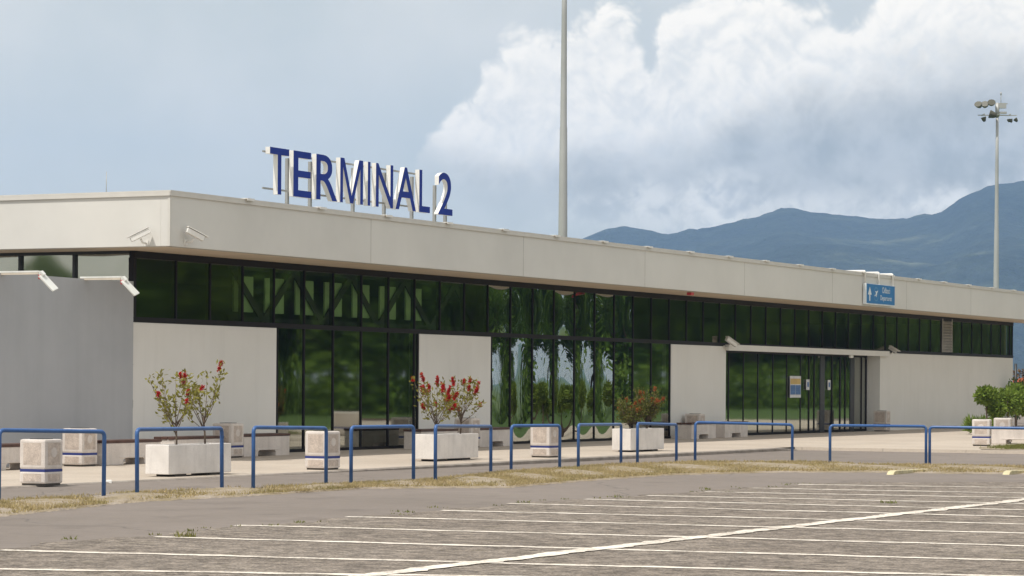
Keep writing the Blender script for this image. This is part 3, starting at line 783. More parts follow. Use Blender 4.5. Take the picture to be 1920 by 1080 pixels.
for (px, py, z, lab) in ((82, 910, -.06, 'concrete litter bin with blue band, nearest one, at kerb behind first railing'),
                         (612, 880, -.045, 'concrete litter bin at kerb between first and second planters'),
                         (1030, 859, -.035, 'concrete litter bin with round emblem at kerb between second and third planters')):
    X, Y = bin_from_front(px, py, z); t_, y_ = loc(X, Y)
    put(new_bin(), X, Y, z_pave(t_, y_)-.004, FACE+R(random.gauss(0, 1.5)), lab)
for (t, y, lab) in ((-3.42, -1.15, 'concrete litter bin between two benches in front of the grey board'),
                    (2.18, -.95, 'concrete litter bin behind the right end of the first planter'),
                    (13.3, -.85, 'concrete litter bin behind the right end of the second planter'),
                    (29.0, -.36, 'concrete litter bin behind the bench left of the entrance'),
                    (45.6, -.55, 'pinkish concrete litter bin by the pier right of the entrance doors')):
    X, Y = wld(t, y); put(new_bin(), X, Y, z_pave(t, y)-.002, FACE+R(random.gauss(0, 1.5)), lab)
RB = R(-16)
X, Y = G(1858, 836, -.02); put(new_bin(), X-.22, Y+.3, -.03, RB, 'concrete litter bin at the left of the bench group near right edge')
X, Y = G(1900, 833, -.02); put(new_bin(), X+.0, Y+1.75, -.03, RB, 'concrete litter bin behind the bench at the far right')

# ------------------------------------------------------------------ benches
def make_bench():
    b = thing('bench', (0, 0, 0), 0, 'x', 'bench', 'concrete benches with dark wooden seats')
    L2, dp = .93, .24
    prof = [(-L2, 0), (-.36, 0), (-.36, .10), (-.30, .13), (.30, .13), (.36, .10), (.36, 0), (L2, 0), (L2, .43), (-L2, .43)]
    MB().prism(prof, -dp, dp).obj('concrete_base', M['conc'], b, .012)
    MB().box(-.5, .5, -dp-.006, -dp+.02, .135, .165).obj('base_moulding', M['conc'], b, .006)
    st = MB()
    for k in range(3): st.box(-L2-.02, L2+.02, -dp-.01+k*.17, -dp-.01+k*.17+.155, .432, .485)
    st.obj('seat', M['wood'], b, .006)
    return b
pb = make_bench(); first_b = [True]
for (t, y, rz, lab) in ((-5.75, -1.2, 0, 'concrete bench cut by the left edge, before the grey board'),
                        (-2.0, -1.2, 0, 'concrete bench right of the bin in front of the grey board'),
                        (.85, -.85, 0, 'concrete bench hidden behind the first planter with red flowers'),
                        (3.52, -.85, 0, 'concrete bench in front of the wall right of the first planter'),
                        (11.5, -.8, 0, 'concrete bench behind the second planter with most red flowers'),
                        (14.75, -.7, 0, 'concrete bench at the wall just right of the second planter'),
                        (28.2, -.75, 0, 'left one of the two benches beside the entrance glass'),
                        (31.1, -.62, 0, 'right one of the two benches, touching the entrance glass')):
    o = pb if first_b[0] else copy_tree(pb); first_b[0] = False
    X, Y = wld(t, y); put(o, X, Y, z_pave(t, y)-.002, FACE, lab)
X, Y = G(1893, 833, -.02); o = copy_tree(pb); put(o, X+.45, Y+.9, -.03, RB-R(8), 'concrete bench between bins at the far right edge')

# ------------------------------------------------------------------ planters
def make_planter():
    p = thing('planter', (0, 0, 0), 0, 'x', 'planter', 'white concrete planters along the kerb')
    L2, w2, h = 1.0, .245, .56
    bx = MB(); a, b, t_ = L2, w2, .045
    o_ = [(-a, -b), (a, -b), (a, b), (-a, b)]; i_ = [(-a+t_, -b+t_), (a-t_, -b+t_), (a-t_, b-t_), (-a+t_, b-t_)]
    vs = [(x, y, .045) for x, y in o_]+[(x, y, h) for x, y in o_]+[(x, y, h) for x, y in i_]+[(x, y, h-.1) for x, y in i_]
    fs = [(3, 2, 1, 0)]+[(k, (k+1) % 4, 4+(k+1) % 4, 4+k) for k in range(4)]+[(4+k, 4+(k+1) % 4, 8+(k+1) % 4, 8+k) for k in range(4)]+[(8+k, 8+(k+1) % 4, 12+(k+1) % 4, 12+k) for k in range(4)]+[(12, 13, 14, 15)]
    bx.add(vs, fs).obj('planter_box', M['conc_white'], p, .012)
    MB().box(-a+t_+.002, a-t_-.002, -b+t_+.002, b-t_-.002, h-.095, h-.05).obj('soil', M['soil'], p)
    for x in (-.55, .55): MB().box(x-.18, x+.18, -b+.05, b-.05, 0, .046).obj('foot', M['plinth'], p)
    return p
pp = make_planter(); planters = []
for k, (px, py, z, lab) in enumerate(((315, 894, -.065, 'white concrete planter nearest the camera, behind the second blue railing'),
                                      (812, 867.5, -.05, 'white concrete planter with the many red flowers, middle one along kerb'),
                                      (1181, 849, -.035, 'white concrete planter holding bushy orange shrubs, farthest along kerb'))):
    t, y = loc(*G(px, py, z)); t += 1.0; y += .245
    o = pp if k == 0 else copy_tree(pp)
    X, Y = wld(t, y); put(o, X, Y, z_pave(t, y)-.003, FACE, lab); planters.append((t, y, z_pave(t, y)))

# ------------------------------------------------------------------ shrubs
def leaf(mb, p, d, L_, w, mi=0):
    d = Vector(d).normalized(); s = d.cross(Vector((random.gauss(0, 1), random.gauss(0, 1), random.gauss(0, 1)))).normalized()
    m = Vector(p)+d*L_*.5
    mb.add([p, m+s*w, Vector(p)+d*L_, m-s*w], [(0, 1, 2, 3)], mi)
def rdir(up=0.): 
    v = Vector((random.gauss(0, 1), random.gauss(0, 1), random.gauss(0, 1)+up)); return v.normalized()
def shrub(X, Y, Z, H, lean, rad, nb, nl, nf_, lab, leafm, flom, stems=1, low=.45, leaf_len=.075, group='bottlebrush shrubs in the planters', fl=.08):
    s = thing('bottlebrush_shrub', (X, Y, Z), 0, lab, 'shrub', group)
    tw = MB(); lf = MB(); fw = MB(); ends = []
    for st in range(stems):
        b0 = Vector((random.uniform(-.06, .06)*(stems > 1)*2, random.uniform(-.05, .05)*(stems > 1), -.06))
        fork = Vector((lean[0]*low, lean[1]*low, H*low))*random.uniform(.75, 1)+b0*.7
        tw.tube([b0, b0+(fork-b0)*.5+Vector((.01, .01, 0)), fork], [.021, .017, .014], 6)
        for k in range(nb):
            a = 2*math.pi*(k+random.random()*.6)/nb; rr = rad*random.uniform(.45, 1.0)
            e = Vector((lean[0]+rr*math.cos(a), lean[1]+rr*math.sin(a), H*random.uniform(.62, 1.0)))
            if k % 5 == 4: e.z = H*random.uniform(.38, .6)
            st0 = b0+(fork-b0)*random.uniform(.55, 1.)
            mid = st0+(e-st0)*.5+Vector((math.cos(a)*.04, math.sin(a)*.04, -.02))
            tw.tube([st0, mid, e], [.009, .006, .003], 5)
            for q in (.45, .62, .78, .9, 1.): ends.append((st0*(1-q)+e*q if q > .5 else mid, (e-st0).normalized(), q))
    for _ in range(nl):
        p, d, q = random.choice(ends); off = Vector((random.gauss(0, .045), random.gauss(0, .045), random.gauss(0, .05)))
        leaf(lf, p+off, (rdir(.2)+d*.6), leaf_len*random.uniform(.6, 1.25), leaf_len*.2)
    tips = [e for e in ends if e[2] >= .9]; random.shuffle(tips)
    for p, d, q in tips[:nf_]:
        fw = MB()
        ax = (d+Vector((0, 0, .6))).normalized(); L_ = fl*random.uniform(.7, 1.15)
        for _ in range(90):
            b = p+ax*random.uniform(-.1, 1)*L_; leaf(fw, b, rdir()+ax*.2, .052*random.uniform(.7, 1.2), .009)
        fw.obj('flower_spike', M[flom], s)
    tw.obj('stem', M['twig'], s); lf.obj('foliage', M[leafm], s)
    return s
def on_planter(i, dt): t, y, z = planters[i]; return wld(t+dt, y)+(z+.49,)
shrub(*on_planter(0, -.40), 1.36, (-.05, 0), .50, 13, 400, 5, 'sparse leaning shrub with red bottlebrush flowers, left stem of nearest planter', 'leaf_olive', 'flower', leaf_len=.10)
shrub(*on_planter(0, .52), 1.52, (-.10, .0), .46, 11, 300, 4, 'tall thin shrub with few red flowers, right stem of nearest planter', 'leaf_olive', 'flower', low=.5, leaf_len=.10)
shrub(*on_planter(1, -.45), 1.30, (.0, 0), .55, 16, 430, 27, 'shrub full of red bottlebrush flowers, left stem of the middle planter', 'leaf_olive', 'flower', leaf_len=.10, fl=.085)
shrub(*on_planter(1, .62), 1.30, (.05, 0), .55, 15, 430, 15, 'open shrub with some red flowers, right stem of the middle planter', 'leaf_olive', 'flower', leaf_len=.10, fl=.085)
shrub(*on_planter(2, -.30), .80, (-.08, 0), .38, 20, 2000, 11, 'dense low shrub with faded orange flowers, left side of the farthest planter', 'leaf_bush', 'flower_orange', stems=2, low=.4, leaf_len=.07, fl=.08)
shrub(*on_planter(2, .42), 1.0, (.04, 0), .40, 22, 2300, 14, 'dense taller shrub with faded orange flowers, right side of the farthest planter', 'leaf_bush', 'flower_orange', stems=2, low=.4, leaf_len=.07, fl=.08)

# ------------------------------------------------------------------ blue railings
RL = [((-4, 942), (193, 934), 805, 805, 'leftmost blue railing, in front of the nearest litter bin'), ((256, 930), (415, 917), 801, 801, 'blue railing in front of the nearest planter'),
      ((473.5, 918), (610, 911), 799, 799, 'blue railing before the bin between first and second planters'), ((657, 910), (774, 905), 797, 797, 'blue railing standing left of the middle planter'),
      ((815, 904), (919, 887), 796, 796, 'blue railing overlapping the right side of the middle planter'), ((957, 883), (1048, 881), 795, 795, 'blue railing around the bin with round emblem'),
      ((1083, 879), (1163, 871), 793, 793, 'blue railing left of the farthest planter, meeting its left end'), ((1194, 871), (1267, 866), 792, 792, 'narrow blue railing over the right end of the farthest planter'),
      ((1302, 866), (1484, 866), 789, 793, 'long blue railing in front of the entrance left half'), ((1555, 869.6), (1735, 870), 794, 797, 'long blue railing before the pavement right of the entrance'),
      ((1742, 870), (1945, 873), 797, 801, 'blue railing running out at the right edge')]
for (A, B, ta, tb, lab) in RL:
    zg = -.10
    P0 = Vector(G(*A, zg)+(0,)); P1 = Vector(G(*B, zg)+(0,))
    h0 = EYE+ray(A[0], ta+3.)[1]*P0.y; h1 = EYE+ray(B[0], tb+3.)[1]*P1.y
    mid = (P0+P1)/2; base = Vector((mid.x, mid.y, -.3))
    rp = P0-base; rq = P1-base
    path = arc_path([(rp.x, rp.y, 0), (rp.x, rp.y, h0+.3), (rq.x, rq.y, h1+.3), (rq.x, rq.y, 0)], .085, 6)
    o = MB().tube(path, .031, 12).obj('railing', M['rail']); o.location = base
    o.rotation_euler = (R(random.gauss(0, .5)), R(random.gauss(0, .25)), 0)
    tag(o, lab, 'railing', 'blue tube railings along the verge')
# yellow kerb stones by the verge
for (a, b, lab) in (((1667, 887), (1735, 881), 'faded yellow kerb stone at the verge below the right railings'), ((1884, 887), (1950, 882), 'faded yellow kerb stone at the verge, cut by right edge')):
    p = Vector(G(*a, -.08)); q = Vector(G(*b, -.08)); d = (q-p); L_ = d.length; rz = math.atan2(d.y, d.x)
    t_ = thing('kerb_stone', (p.x, p.y, -.12), rz, lab, 'kerb stone', 'yellow kerb stones')
    MB().prism([(0, 0), (L_, 0), (L_, .06), (.22, .085), (.10, .07)], -.07, .07).obj('stone', M['kerb_yellow'], t_, .012)
# a white pebble and litter on the lane
X, Y = G(203, 906, -.09); mb = MB(); mb.obox((0, 0, .03), (.045, .01, 0), (-.01, .04, 0), (0, .005, .03)); o = mb.obj('crumpled_cup', M['white'], None, .015); o.location = (X, Y, -.095); tag(o, 'crumpled white paper cup lying on the lane by the kerb', 'litter')

# ------------------------------------------------------------------ floodlight masts
def make_mast(label):
    m = thing('floodlight_mast', (0, 0, 0), 0, label, 'mast', 'tall floodlight masts behind the terminal')
    mb = MB(); mb.tube([(0, 0, z) for z in (0, 10, 17.5, 17.6, 24, 30)], [.37, .285, .225, .205, .165, .13], 20); mb.obj('pole', M['mast'], m)
    hd = MB(); hd.tube([(0, 0, 28.6), (0, 0, 29.9)], .2, 14)
    for a, b in (((-1.9, 0, 28.75), (1.9, 0, 28.75)), ((0, -1.5, 28.75), (0, 1.5, 28.75)), ((-1.5, 0, 29.9), (1.0, 0, 29.9)), ((-1.4, -.8, 28.8), (-1.4, .8, 28.8)), ((1.2, -.6, 28.8), (1.2, .6, 28.8))): hd.beam(a, b, .09, .09)
    hd.box(.15, .85, -.22, .22, 29.45, 29.95); hd.box(.2, .9, -.2, .2, 28.9, 29.1)
    hd.tube([(.35, 0, 29.9), (.35, 0, 31.)], .03, 6); hd.tube([(.35, 0, 30.75), (.35, 0, 31.05)], .07, 8)
    hd.obj('head_frame', M['mast'], m)
    for (x, y, z, rz, tilt, s) in ((-1.85, -.2, 29.7, 2.6, .5, 1.0), (-1.2, .1, 29.75, 2.9, .5, 1.0), (-.62, -.2, 29.9, 3.0, .4, 1.), (-.55, -.5, 28.75, 1.4, .3, 1.25), (-1.42, -.6, 28.3, 1.6, 1.3, .8),
                             (1.05, -.5, 28.2, 1.5, 1.3, .55), (1.3, -.3, 28.2, 1.2, 1.3, .6), (1.85, 0, 28.3, 1.4, .9, .65)):
        f = MB(); mt = Matrix.Translation((x, y, z)) @ Matrix.Rotation(rz, 4, 'Z') @ Matrix.Rotation(tilt, 4, 'X')
        n = 12; vs = []
        for (r_, yy) in ((.16, -.32), (.30, -.12), (.40, .18), (.40, .26)):
            for k in range(n): vs.append(mt @ Vector((r_*s*math.cos(k*2*math.pi/n), yy*s, r_*s*.8*math.sin(k*2*math.pi/n))))
        fs = [(i*n+k, i*n+(k+1) % n, (i+1)*n+(k+1) % n, (i+1)*n+k) for i in range(3) for k in range(n)]+[tuple(range(n)), tuple(range(3*n, 4*n))]
        f.add(vs, fs); f.obj('floodlight', M['lamp_olive'], m)
    return m
ms = make_mast('tall grey floodlight mast rising behind the roof, its head above the frame')
a, b = ray(1054, 445); ms.location = (a*165, 165, -.3)
m2 = copy_tree(ms); a, b = ray(1866.5, 540); m2.location = (a*268, 268, -.3); m2['label'] = 'distant floodlight mast with lamp cluster visible, near the right edge'

# ------------------------------------------------------------------ right-hand planting and what stands behind it
def leaf_ball(mb, c, r, n, L_, w, sq=.9):
    for _ in range(n):
        d = rdir(); rr = r*random.uniform(.55, 1.06)**.7
        p = Vector(c)+Vector((d.x*rr, d.y*rr, d.z*rr*sq)); leaf(mb, p, d+rdir()*.7, L_*random.uniform(.6, 1.3), w)
def topiary(px, py, Y, ztop, zc, r, lab):
    a, b = ray(px, py); X = a*Y
    s = thing('topiary_tree', (X, Y, -.03), 0, lab, 'small tree', 'ball-shaped topiary trees by the end wall')
    MB().tube([(0, 0, -.05), (.02, 0, zc*.5), (0, 0, zc)], [.03, .025, .02], 7).obj('trunk', M['twig'], s)
    mb = MB(); leaf_ball(mb, (0, 0, zc), r*.9, 520, .14, .034)
    for _ in range(9): d = rdir(); leaf_ball(mb, (d.x*r*.8, d.y*r*.8, zc+d.z*r*.75), r*random.uniform(.25, .5), 70, .15, .035)
    mb.obj('crown', M['leaf_top'], s)
topiary(1848, 735, 84, 0, 1.38, .27, 'ball topiary tree on a thin bare stem by the end wall')
topiary(1867, 764, 84, 0, .95, .2, 'smallest low ball topiary tree between the taller ones')
topiary(1888, 745, 85, 0, 1.2, .38, 'ball topiary tree with broad crown above the right bin')
topiary(1903, 740, 87, 0, 1.28, .40, 'ball topiary tree second from the right edge')
topiary(1921, 752, 86, 0, 1.1, .36, 'ball topiary tree cut off by the right edge')
X, Y = G(1833, 814, 0)
bush = thing('spiky_bush', (X, Y, -.03), 0, 'spiky bright green bush in front of the end wall', 'bush')
mb = MB()
for _ in range(900):
    c = Vector((random.uniform(-.35, .75), random.uniform(-.3, .3), random.uniform(.1, .45))); d = (c-Vector((.1, 0, -.15)))+rdir()*.35
    leaf(mb, c, d, random.uniform(.18, .36), .02)
mb.obj('foliage', M['leaf_top'], bush)
MB().tube([(0, 0, -.05), (.05, 0, .3)], .05, 7).obj('stem', M['twig'], bush)
def bg_tree(X, Y, H, cr, lab, matn, group=None, n=900, name='tree'):
    s = thing(name, (X, Y, -.3), random.uniform(0, 6), lab, 'tree', group)
    tr = MB(); tr.tube([(0, 0, -.1), (.1, 0, H*.3), (0, .1, H*.6)], [H*.028, H*.02, H*.009], 8)
    cr_ = MB()
    for k in range(16):
        a = random.uniform(0, 6.28); rr = cr*random.uniform(.25, .8); z = H*random.uniform(.38, .92); rr *= 1-.5*max(0, z/H-.65)/.35
        c = Vector((rr*math.cos(a), rr*math.sin(a), z)); tr.tube([(0, 0, H*.3), c*.6+Vector((0, 0, H*.12)), c], [H*.011, H*.007, H*.003], 5)
        leaf_ball(cr_, c, cr*random.uniform(.28, .45), n//9, cr*.085, cr*.03)
    tr.obj('trunk', M['bark'], s); cr_.obj('crown', M[matn], s); return s
X, Y = ray(1912, 725)[0]*130, 130; bg_tree(X+.5, Y, 2.6, 1.5, 'rusty brown leafed tree below the orange roof at right edge', 'leaf_rust')
X, Y = ray(1925, 765)[0]*112, 112; bg_tree(X, Y, 2.2, 1.2, 'dark green tree behind the topiary balls at right edge', 'leaf_tree')
Yh = 190; Xh = ray(1903, 705)[0]*Yh
hs = thing('house', (Xh, Yh, -.3), R(-12), 'small pale house with orange roof beyond the right end of the terminal', 'house')
MB().box(0, 14, 0, 8, 0, 2.2).obj('wall', M['pale_wall'], hs)
mb = MB(); mb.prism([(-.4, 2.2), (14.4, 2.2), (14.4, 2.35), (12.5, 2.75), (1., 2.75), (-.4, 2.35)], -.4, 8.4); mb.obj('roof', M['orange_roof'], hs)
for x in (1.2, 3.6, 6.): MB().box(x, x+1., -.03, -.002, .8, 1.8).obj('window', M['blackp'], hs)
Xp = ray(1904.5, 700)[0]*120
lp = thing('street_lamp', (Xp, 120, -.3), R(5), 'thin black lamp post with hanging lantern beyond the building end', 'street lamp')
mb = MB(); mb.tube([(0, 0, 0), (-.03, 0, 2.95)], .06, 8); mb.obj('post', M['blackp'], lp)
mb = MB(); mb.tube([(-.03, 0, 2.5), (.5, 0, 2.55)], .02, 6); mb.obj('arm', M['blackp'], lp)
mb = MB(); mb.tube([(.38, 0, 2.53), (.38, 0, 2.45), (.38, 0, 2.38)], [.03, .13, .05], 10); mb.obj('lantern', M['blackp'], lp)

# ------------------------------------------------------------------ woodland across the car park (what the glass reflects)
def tree_proto(H, cr, matn, name='tree'):
    return bg_tree(0, 0, H, cr, 'leafy tree in the row across the car park', matn, 'trees across the car park', 4200, name)
protos = [tree_proto(11, 4.2, 'leaf_tree'), tree_proto(13, 4.6, 'leaf_tree2'), tree_proto(9.5, 4.0, 'leaf_tree')]
used = [0, 0, 0]
def set_tree(k, t, y, s=1.):
    o = protos[k] if not used[k] else copy_tree(protos[k]); used[k] = 1
    X, Y = wld(t, y); o.location = (X, Y, -.5); o.rotation_euler = (0, 0, random.uniform(0, 6.28)); o.scale = (s, s, s)
def gap(t, y):                                  # an opening in the row, in line with the bulged panes
    c = 20+(-y)*2.05
    return abs(t-c) < 7.4
for row, y0 in enumerate((-33, -41, -50, -60)):
    t = 34.
    while t < 215:
        if row > 0 and t > 190: break
        y = y0+random.uniform(-1.5, 1.5)
        if not gap(t, y): set_tree(random.randrange(3), t, y, random.uniform(.85, 1.2))
        t += random.uniform(4.2, 5.6)+row*.5
for (x, y, s) in ((-64, 36, .62), (-90, 18, .6)):
    o = copy_tree(protos[1]); o.location = (x, y, -.4); o.scale = (s, s, s); o['label'] = 'rounded tree standing left of the car park'; o['group'] = 'trees left of the car park'
# undergrowth hedge in front of the trees
mb = MB()
for _ in range(26000):
    t = random.uniform(30, 215)
    if gap(t, -30.5) and random.random() < .93: continue
    p = wld(t, -30.5+random.gauss(0, 1.0)); hh = 2.6+1.6*mnoise.noise(Vector((t*.35, 0, 0)))
    z = random.uniform(-.2, hh)
    leaf(mb, Vector((p[0], p[1], z)), rdir(.3), random.uniform(.3, .65), .13)
tag(mb.obj('undergrowth', M['leaf_tree2']), kind='stuff')

# ------------------------------------------------------------------ mountains
ridge = [(-900, 700), (300, 640), (700, 520), (960, 452), (1003, 438), (1025, 436), (1050, 441), (1080, 443), (1100, 438), (1130, 428), (1170, 420), (1200, 423), (1250, 432), (1300, 425), (1350, 417), (1400, 406), (1440, 395), (1465, 387), (1490, 387), (1520, 394), (1600, 402), (1660, 408), (1700, 405), (1740, 400), (1760, 398), (1780, 388), (1810, 368), (1850, 347), (1870, 342), (1920, 341), (2000, 333), (2150, 352), (2400, 400), (2900, 470), (3600, 560), (4400, 690)]
RA = [math.atan((p[0]-960)/FOC) for p in ridge]; RE = []
for p in ridge:
    RE.append(max(0, ray(*p)[1]))
NA, NR = 620, 64
RD = 4600.
azs = np.linspace(RA[0], RA[-1], NA); vs = []
for i, az in enumerate(azs):
    el = float(np.interp(az, RA, RE))
    for j in range(NR):
        q = j/(NR-1); dist = 2300+q*3400
        k = (dist-2300)/(RD-2300)
        crest = RD+250*mnoise.noise(Vector((az*14, 0, 5)))
        k = (dist-2300)/(crest-2300)
        top = el*crest/math.cos(az)*math.cos(az)
        prof = (max(0, k)**1.25 if k < 1 else max(0, 1-(k-1)*1.1))
        X, Y = dist*math.tan(az)/math.sqrt(1+math.tan(az)**2), dist/math.sqrt(1+math.tan(az)**2)
        ptn = Vector((X*.0011, Y*.0011, 1.))
        gul = abs(mnoise.noise(ptn*1.0))*1.1+.5*abs(mnoise.noise(ptn*2.3))+.25*abs(mnoise.noise(ptn*5))
        rel = min(1, abs(1-k)*2.2)*min(1, k*3+.05)
        fine = mnoise.noise(Vector((X*.012, Y*.012, 0)))*3.+mnoise.noise(Vector((X*.04, Y*.04, 3)))*2.2+mnoise.noise(Vector((X*.09, Y*.09, 3)))*1.4
        z = max(-30, top*prof + (gul-.55)*130*rel*min(1, top/150) + fine*min(1, .3+k)*min(1, top/120)) + EYE*(k > .5) - 3
        vs.append((X, Y, z if j else -20))
mb = MB().add(vs, [(i*NR+j, (i+1)*NR+j, (i+1)*NR+j+1, i*NR+j+1) for i in range(NA-1) for j in range(NR-1)], 0, True)
structure(mb.obj('hills', M['hill']))

# ------------------------------------------------------------------ air
def haze_mat():
    m, nt, out = new_mat('haze_air')
    v = nd(nt, 'ShaderNodeVolumePrincipled'); v.inputs['Color'].default_value = (.41, .62, 1., 1); v.inputs['Density'].default_value = HAZE_D; v.inputs['Anisotropy'].default_value = .1
    lk(nt, v.outputs[0], out.inputs['Volume']); return m
HAZE_D = .00014
hz = MB(); hz.box(-4200, 4700, -300, 6300, -40, 560); tag(hz.obj('haze', haze_mat()), kind='stuff')

# ------------------------------------------------------------------ sky, sun, camera
EL = R(63); SH = Vector((-.69, -.72, 0)).normalized()
sdir = Vector((SH.x*math.cos(EL), SH.y*math.cos(EL), math.sin(EL)))
sun = bpy.data.lights.new('sun', 'SUN'); sun.energy = 3.4; sun.angle = R(.53); sun.color = (1., .965, .905)
so = bpy.data.objects.new('sun', sun); C.objects.link(so); so.rotation_euler = sdir.to_track_quat('Z', 'Y').to_euler()

w = bpy.data.worlds.new('World'); scene.world = w; w.use_nodes = True
nt = w.node_tree; nt.nodes.clear()
out = nd(nt, 'ShaderNodeOutputWorld'); bg = nd(nt, 'ShaderNodeBackground'); lk(nt, bg.outputs[0], out.inputs[0])
SK = .1; bg.inputs['Strength'].default_value = SK
sky = nd(nt, 'ShaderNodeTexSky'); sky.sky_type = 'NISHITA'; sky.sun_disc = False
sky.sun_elevation = EL; sky.sun_rotation = math.atan2(SH.x, SH.y) % (2*math.pi); sky.air_density = 1.; sky.dust_density = 1.6; sky.ozone_density = 1.
dirv = coords(nt, 'Generated')
sp = nd(nt, 'ShaderNodeSeparateXYZ'); lk(nt, dirv, sp.inputs[0])
ysafe = mth(nt, 'MAXIMUM', sp.outputs[1], .08)
PX = mth(nt, 'ADD', mth(nt, 'MULTIPLY', mth(nt, 'DIVIDE', sp.outputs[0], ysafe), FOC/1920.), .5)       # sky bearings in units of the field of view
PZ = mth(nt, 'MULTIPLY', mth(nt, 'DIVIDE', sp.outputs[2], ysafe), FOC/1080.)                            # elevation, 0 at the horizon
def comb(x, y, z=0.):
    c = nd(nt, 'ShaderNodeCombineXYZ')
    for k, v in enumerate((x, y, z)):
        if hasattr(v, 'links'): lk(nt, v, c.inputs[k])
        else: c.inputs[k].default_value = v
    return c.outputs[0]
P = comb(mth(nt, 'MULTIPLY', PX, 1.78), PZ)
def fcurve(x, pts):                            # pts in photo bearings (px, py) -> elevation fraction
    n = nd(nt, 'ShaderNodeFloatCurve'); cm = n.mapping; cu = cm.curves[0]
    P_ = [((px-0)/1920*.5+.2, (720-py)/1080) for px, py in pts]
    while len(cu.points) < len(P_): cu.points.new(.5, .5)
    cm.use_clip = False
    for p, (x_, y_) in zip(cu.points, P_): p.location = (x_, y_); p.handle_type = 'VECTOR'
    cm.update(); n.inputs['Factor'].default_value = 1.
    lk(nt, mth(nt, 'ADD', mth(nt, 'MULTIPLY', x, .5), .2, True), n.inputs['Value']); return n.outputs[0]
def nz2(scale, detail=5, rough=.55, off=0.):
    return noise(nt, comb(mth(nt, 'MULTIPLY', PX, 1.78), PZ, off), scale, detail, rough)
def sm(lo, hi, x): 
    n = nd(nt, 'ShaderNodeMapRange', interpolation_type='SMOOTHSTEP'); lk(nt, x, n.inputs[0])
    n.inputs[1].default_value = lo; n.inputs[2].default_value = hi; return n.outputs[0]
# billows: folded noise gives rounded bumps with creases between them; evaluated twice for relief towards the sun
wn = nd(nt, 'ShaderNodeTexNoise'); wn.inputs['Scale'].default_value = 7; wn.inputs['Detail'].default_value = 3; lk(nt, P, wn.inputs['Vector'])
wv = nd(nt, 'ShaderNodeVectorMath', operation='MULTIPLY_ADD'); lk(nt, wn.outputs['Color'], wv.inputs[0]); wv.inputs[1].default_value = (.07, .07, 0); lk(nt, P, wv.inputs[2])
def billow(off):
    ov = nd(nt, 'ShaderNodeVectorMath', operation='ADD'); lk(nt, wv.outputs[0], ov.inputs[0]); ov.inputs[1].default_value = off
    tot = None
    for sc_, am_ in ((3.5, .75), (8., .62), (18., .42), (40., .24), (85., .12)):
        f_ = mth(nt, 'MULTIPLY', mth(nt, 'ABSOLUTE', mth(nt, 'SUBTRACT', noise(nt, ov.outputs[0], sc_, 0, .5), .5)), 2*am_)
        tot = f_ if tot is None else mth(nt, 'ADD', tot, f_)
    return tot
b0_ = billow((0, 0, 0)); b1_ = billow((-.011, .024, 0))
bill = mth(nt, 'SUBTRACT', b0_, .46)
relief = mth(nt, 'SUBTRACT', b0_, b1_)
n1 = mth(nt, 'SUBTRACT', nz2(16, 5, .6), .5); n0 = mth(nt, 'SUBTRACT', nz2(5, 4, .5, 3.), .5)
xw = mth(nt, 'ADD', PX, mth(nt, 'ADD', mth(nt, 'MULTIPLY', n1, .018), mth(nt, 'MULTIPLY', n0, .02)))
top_c = fcurve(xw, [(-500, 900), (700, 460), (760, 345), (800, 262), (828, 215), (868, 175), (895, 118), (915, 86), (945, 78), (985, 62), (1020, 52), (1060, 38), (1085, 16), (1115, 10), (1145, 20), (1175, 36), (1193, 58), (1204, 100), (1215, 112), (1228, 84), (1248, 30), (1285, -12), (1340, -40), (1430, -30), (1490, -5), (1540, 6), (1585, 30), (1625, 34), (1645, 0), (1668, -40), (1800, -90), (2300, -160), (3000, 100), (3600, 500)])
dtop = mth(nt, 'SUBTRACT', mth(nt, 'ADD', top_c, mth(nt, 'ADD', mth(nt, 'MULTIPLY', bill, .095), mth(nt, 'MULTIPLY', n1, .01))), PZ)     # depth below the cloud top
edge = mth(nt, 'MULTIPLY', sm(-.010, .030, dtop), mth(nt, 'ADD', .8, sm(.0, .10, dtop)), True)
base_c = fcurve(xw, [(-500, 900), (700, 380), (800, 325), (860, 385), (930, 410), (1050, 425), (1200, 450), (1400, 480), (2000, 480), (3600, 500)])
dbase = mth(nt, 'SUBTRACT', PZ, mth(nt, 'ADD', base_c, mth(nt, 'MULTIPLY', n0, .12)))
mass = mth(nt, 'MULTIPLY', edge, sm(-.03, .09, dbase))
grey_c = fcurve(xw, [(-500, 700), (780, 300), (850, 320), (950, 318), (1050, 300), (1150, 285), (1250, 262), (1350, 240), (1420, 205), (1500, 188), (1600, 178), (1700, 128), (1780, 95), (1850, 95), (1920, 120), (2300, 60), (3600, 300)])
dgrey = mth(nt, 'SUBTRACT', mth(nt, 'ADD', grey_c, mth(nt, 'ADD', mth(nt, 'MULTIPLY', bill, .10), mth(nt, 'ADD', mth(nt, 'MULTIPLY', n0, .10), mth(nt, 'MULTIPLY', n1, .03)))), PZ)
grey = sm(-.06, .07, dgrey)
low_c = fcurve(xw, [(-500, 900), (900, 460), (1000, 400), (1080, 366), (1150, 338), (1195, 312), (1225, 318), (1260, 352), (1300, 318), (1340, 306), (1390, 312), (1450, 345), (1540, 342), (1620, 350), (1750, 330), (1920, 315), (2400, 300), (3600, 500)])
dlow = mth(nt, 'SUBTRACT', mth(nt, 'ADD', low_c, mth(nt, 'ADD', mth(nt, 'MULTIPLY', bill, .05), mth(nt, 'MULTIPLY', n1, .05))), PZ)
lowc = mth(nt, 'MULTIPLY', sm(-.015, .05, dlow), mth(nt, 'ADD', mth(nt, 'MULTIPLY', sm(.35, .62, nz2(7, 5, .6, 7.)), .45), .55))
K = 1/SK
def col(r_, g_, b_): return (r_*K, g_*K, b_*K)
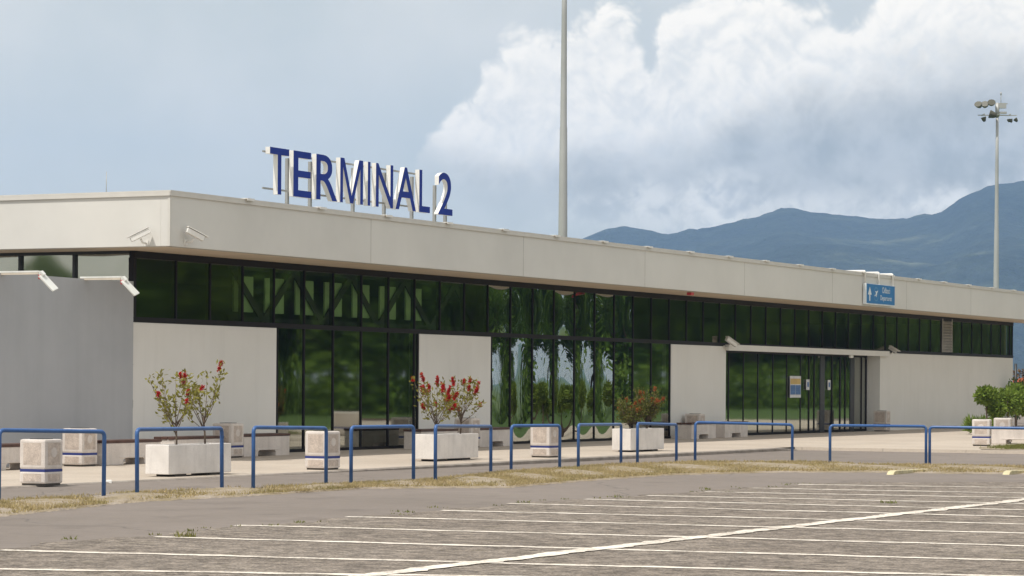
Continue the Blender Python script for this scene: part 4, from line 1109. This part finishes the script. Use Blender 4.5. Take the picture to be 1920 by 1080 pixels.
veil = ramp(nt, nz2(2.6, 6, .55, 11.), [(.32, 0.), (.72, 1.)])
base_sky = mixc(nt, .72, sky.outputs[0], col(.715, .69, .585))
base_sky = mixc(nt, mth(nt, 'MULTIPLY', veil, .7), base_sky, col(.86, .81, .73))
bl = mth(nt, 'ADD', mth(nt, 'MULTIPLY', relief, .55), mth(nt, 'ADD', mth(nt, 'MULTIPLY', bill, .25), mth(nt, 'MULTIPLY', sm(.09, .0, dtop), .10)))
white = mixc(nt, sm(-.30, .22, bl), col(.90, .855, .765), col(1.20, 1.09, .925))
greyc = mixc(nt, sm(.32, .66, mth(nt, 'ADD', nz2(5, 6, .6, 4.), mth(nt, 'MULTIPLY', relief, .25))), col(.42, .40, .335), col(.64, .605, .53))
lowcol = mixc(nt, sm(-.25, .22, relief), col(.62, .60, .55), col(1.05, .98, .86))
cl = mixc(nt, grey, white, greyc)
cl = mixc(nt, mth(nt, 'MULTIPLY', lowc, .95), cl, lowcol)
front = mixc(nt, mass, base_sky, cl)
# rest of the sky: broken cloud all round
gn = noise(nt, dirv, 3.2, 6, .55)
gcl = mixc(nt, sm(.40, .55, gn), base_sky, mixc(nt, sm(.6, .75, gn), col(.80, .80, .79), col(.60, .62, .64)))
fmask = sm(.80, .93, sp.outputs[1])
final = mixc(nt, fmask, gcl, front)
lk(nt, final, bg.inputs['Color'])
w.cycles.sampling_method = 'MANUAL'; w.cycles.sample_map_resolution = 512

cam = bpy.data.cameras.new('camera'); co = bpy.data.objects.new('camera', cam); C.objects.link(co)
cam.sensor_width = 36; cam.lens = 36*FOC/1920; cam.clip_start = .1; cam.clip_end = 20000
cam.shift_y = (HOR-540)/1920
co.location = (0, 0, EYE); co.rotation_euler = (Matrix.Rotation(math.pi/2, 3, 'X') @ Matrix.Rotation(ROLL, 3, 'Z')).to_euler()
scene.camera = co
scene.view_settings.view_transform = 'Standard'; scene.view_settings.look = 'None'; scene.view_settings.exposure = .25; scene.view_settings.gamma = 1
scene.render.engine = 'CYCLES'
cy = scene.cycles
cy.use_denoising = True
cy.max_bounces = 8; cy.diffuse_bounces = 3; cy.glossy_bounces = 4; cy.transparent_max_bounces = 16; cy.volume_bounces = 1
cy.sample_clamp_indirect = 6
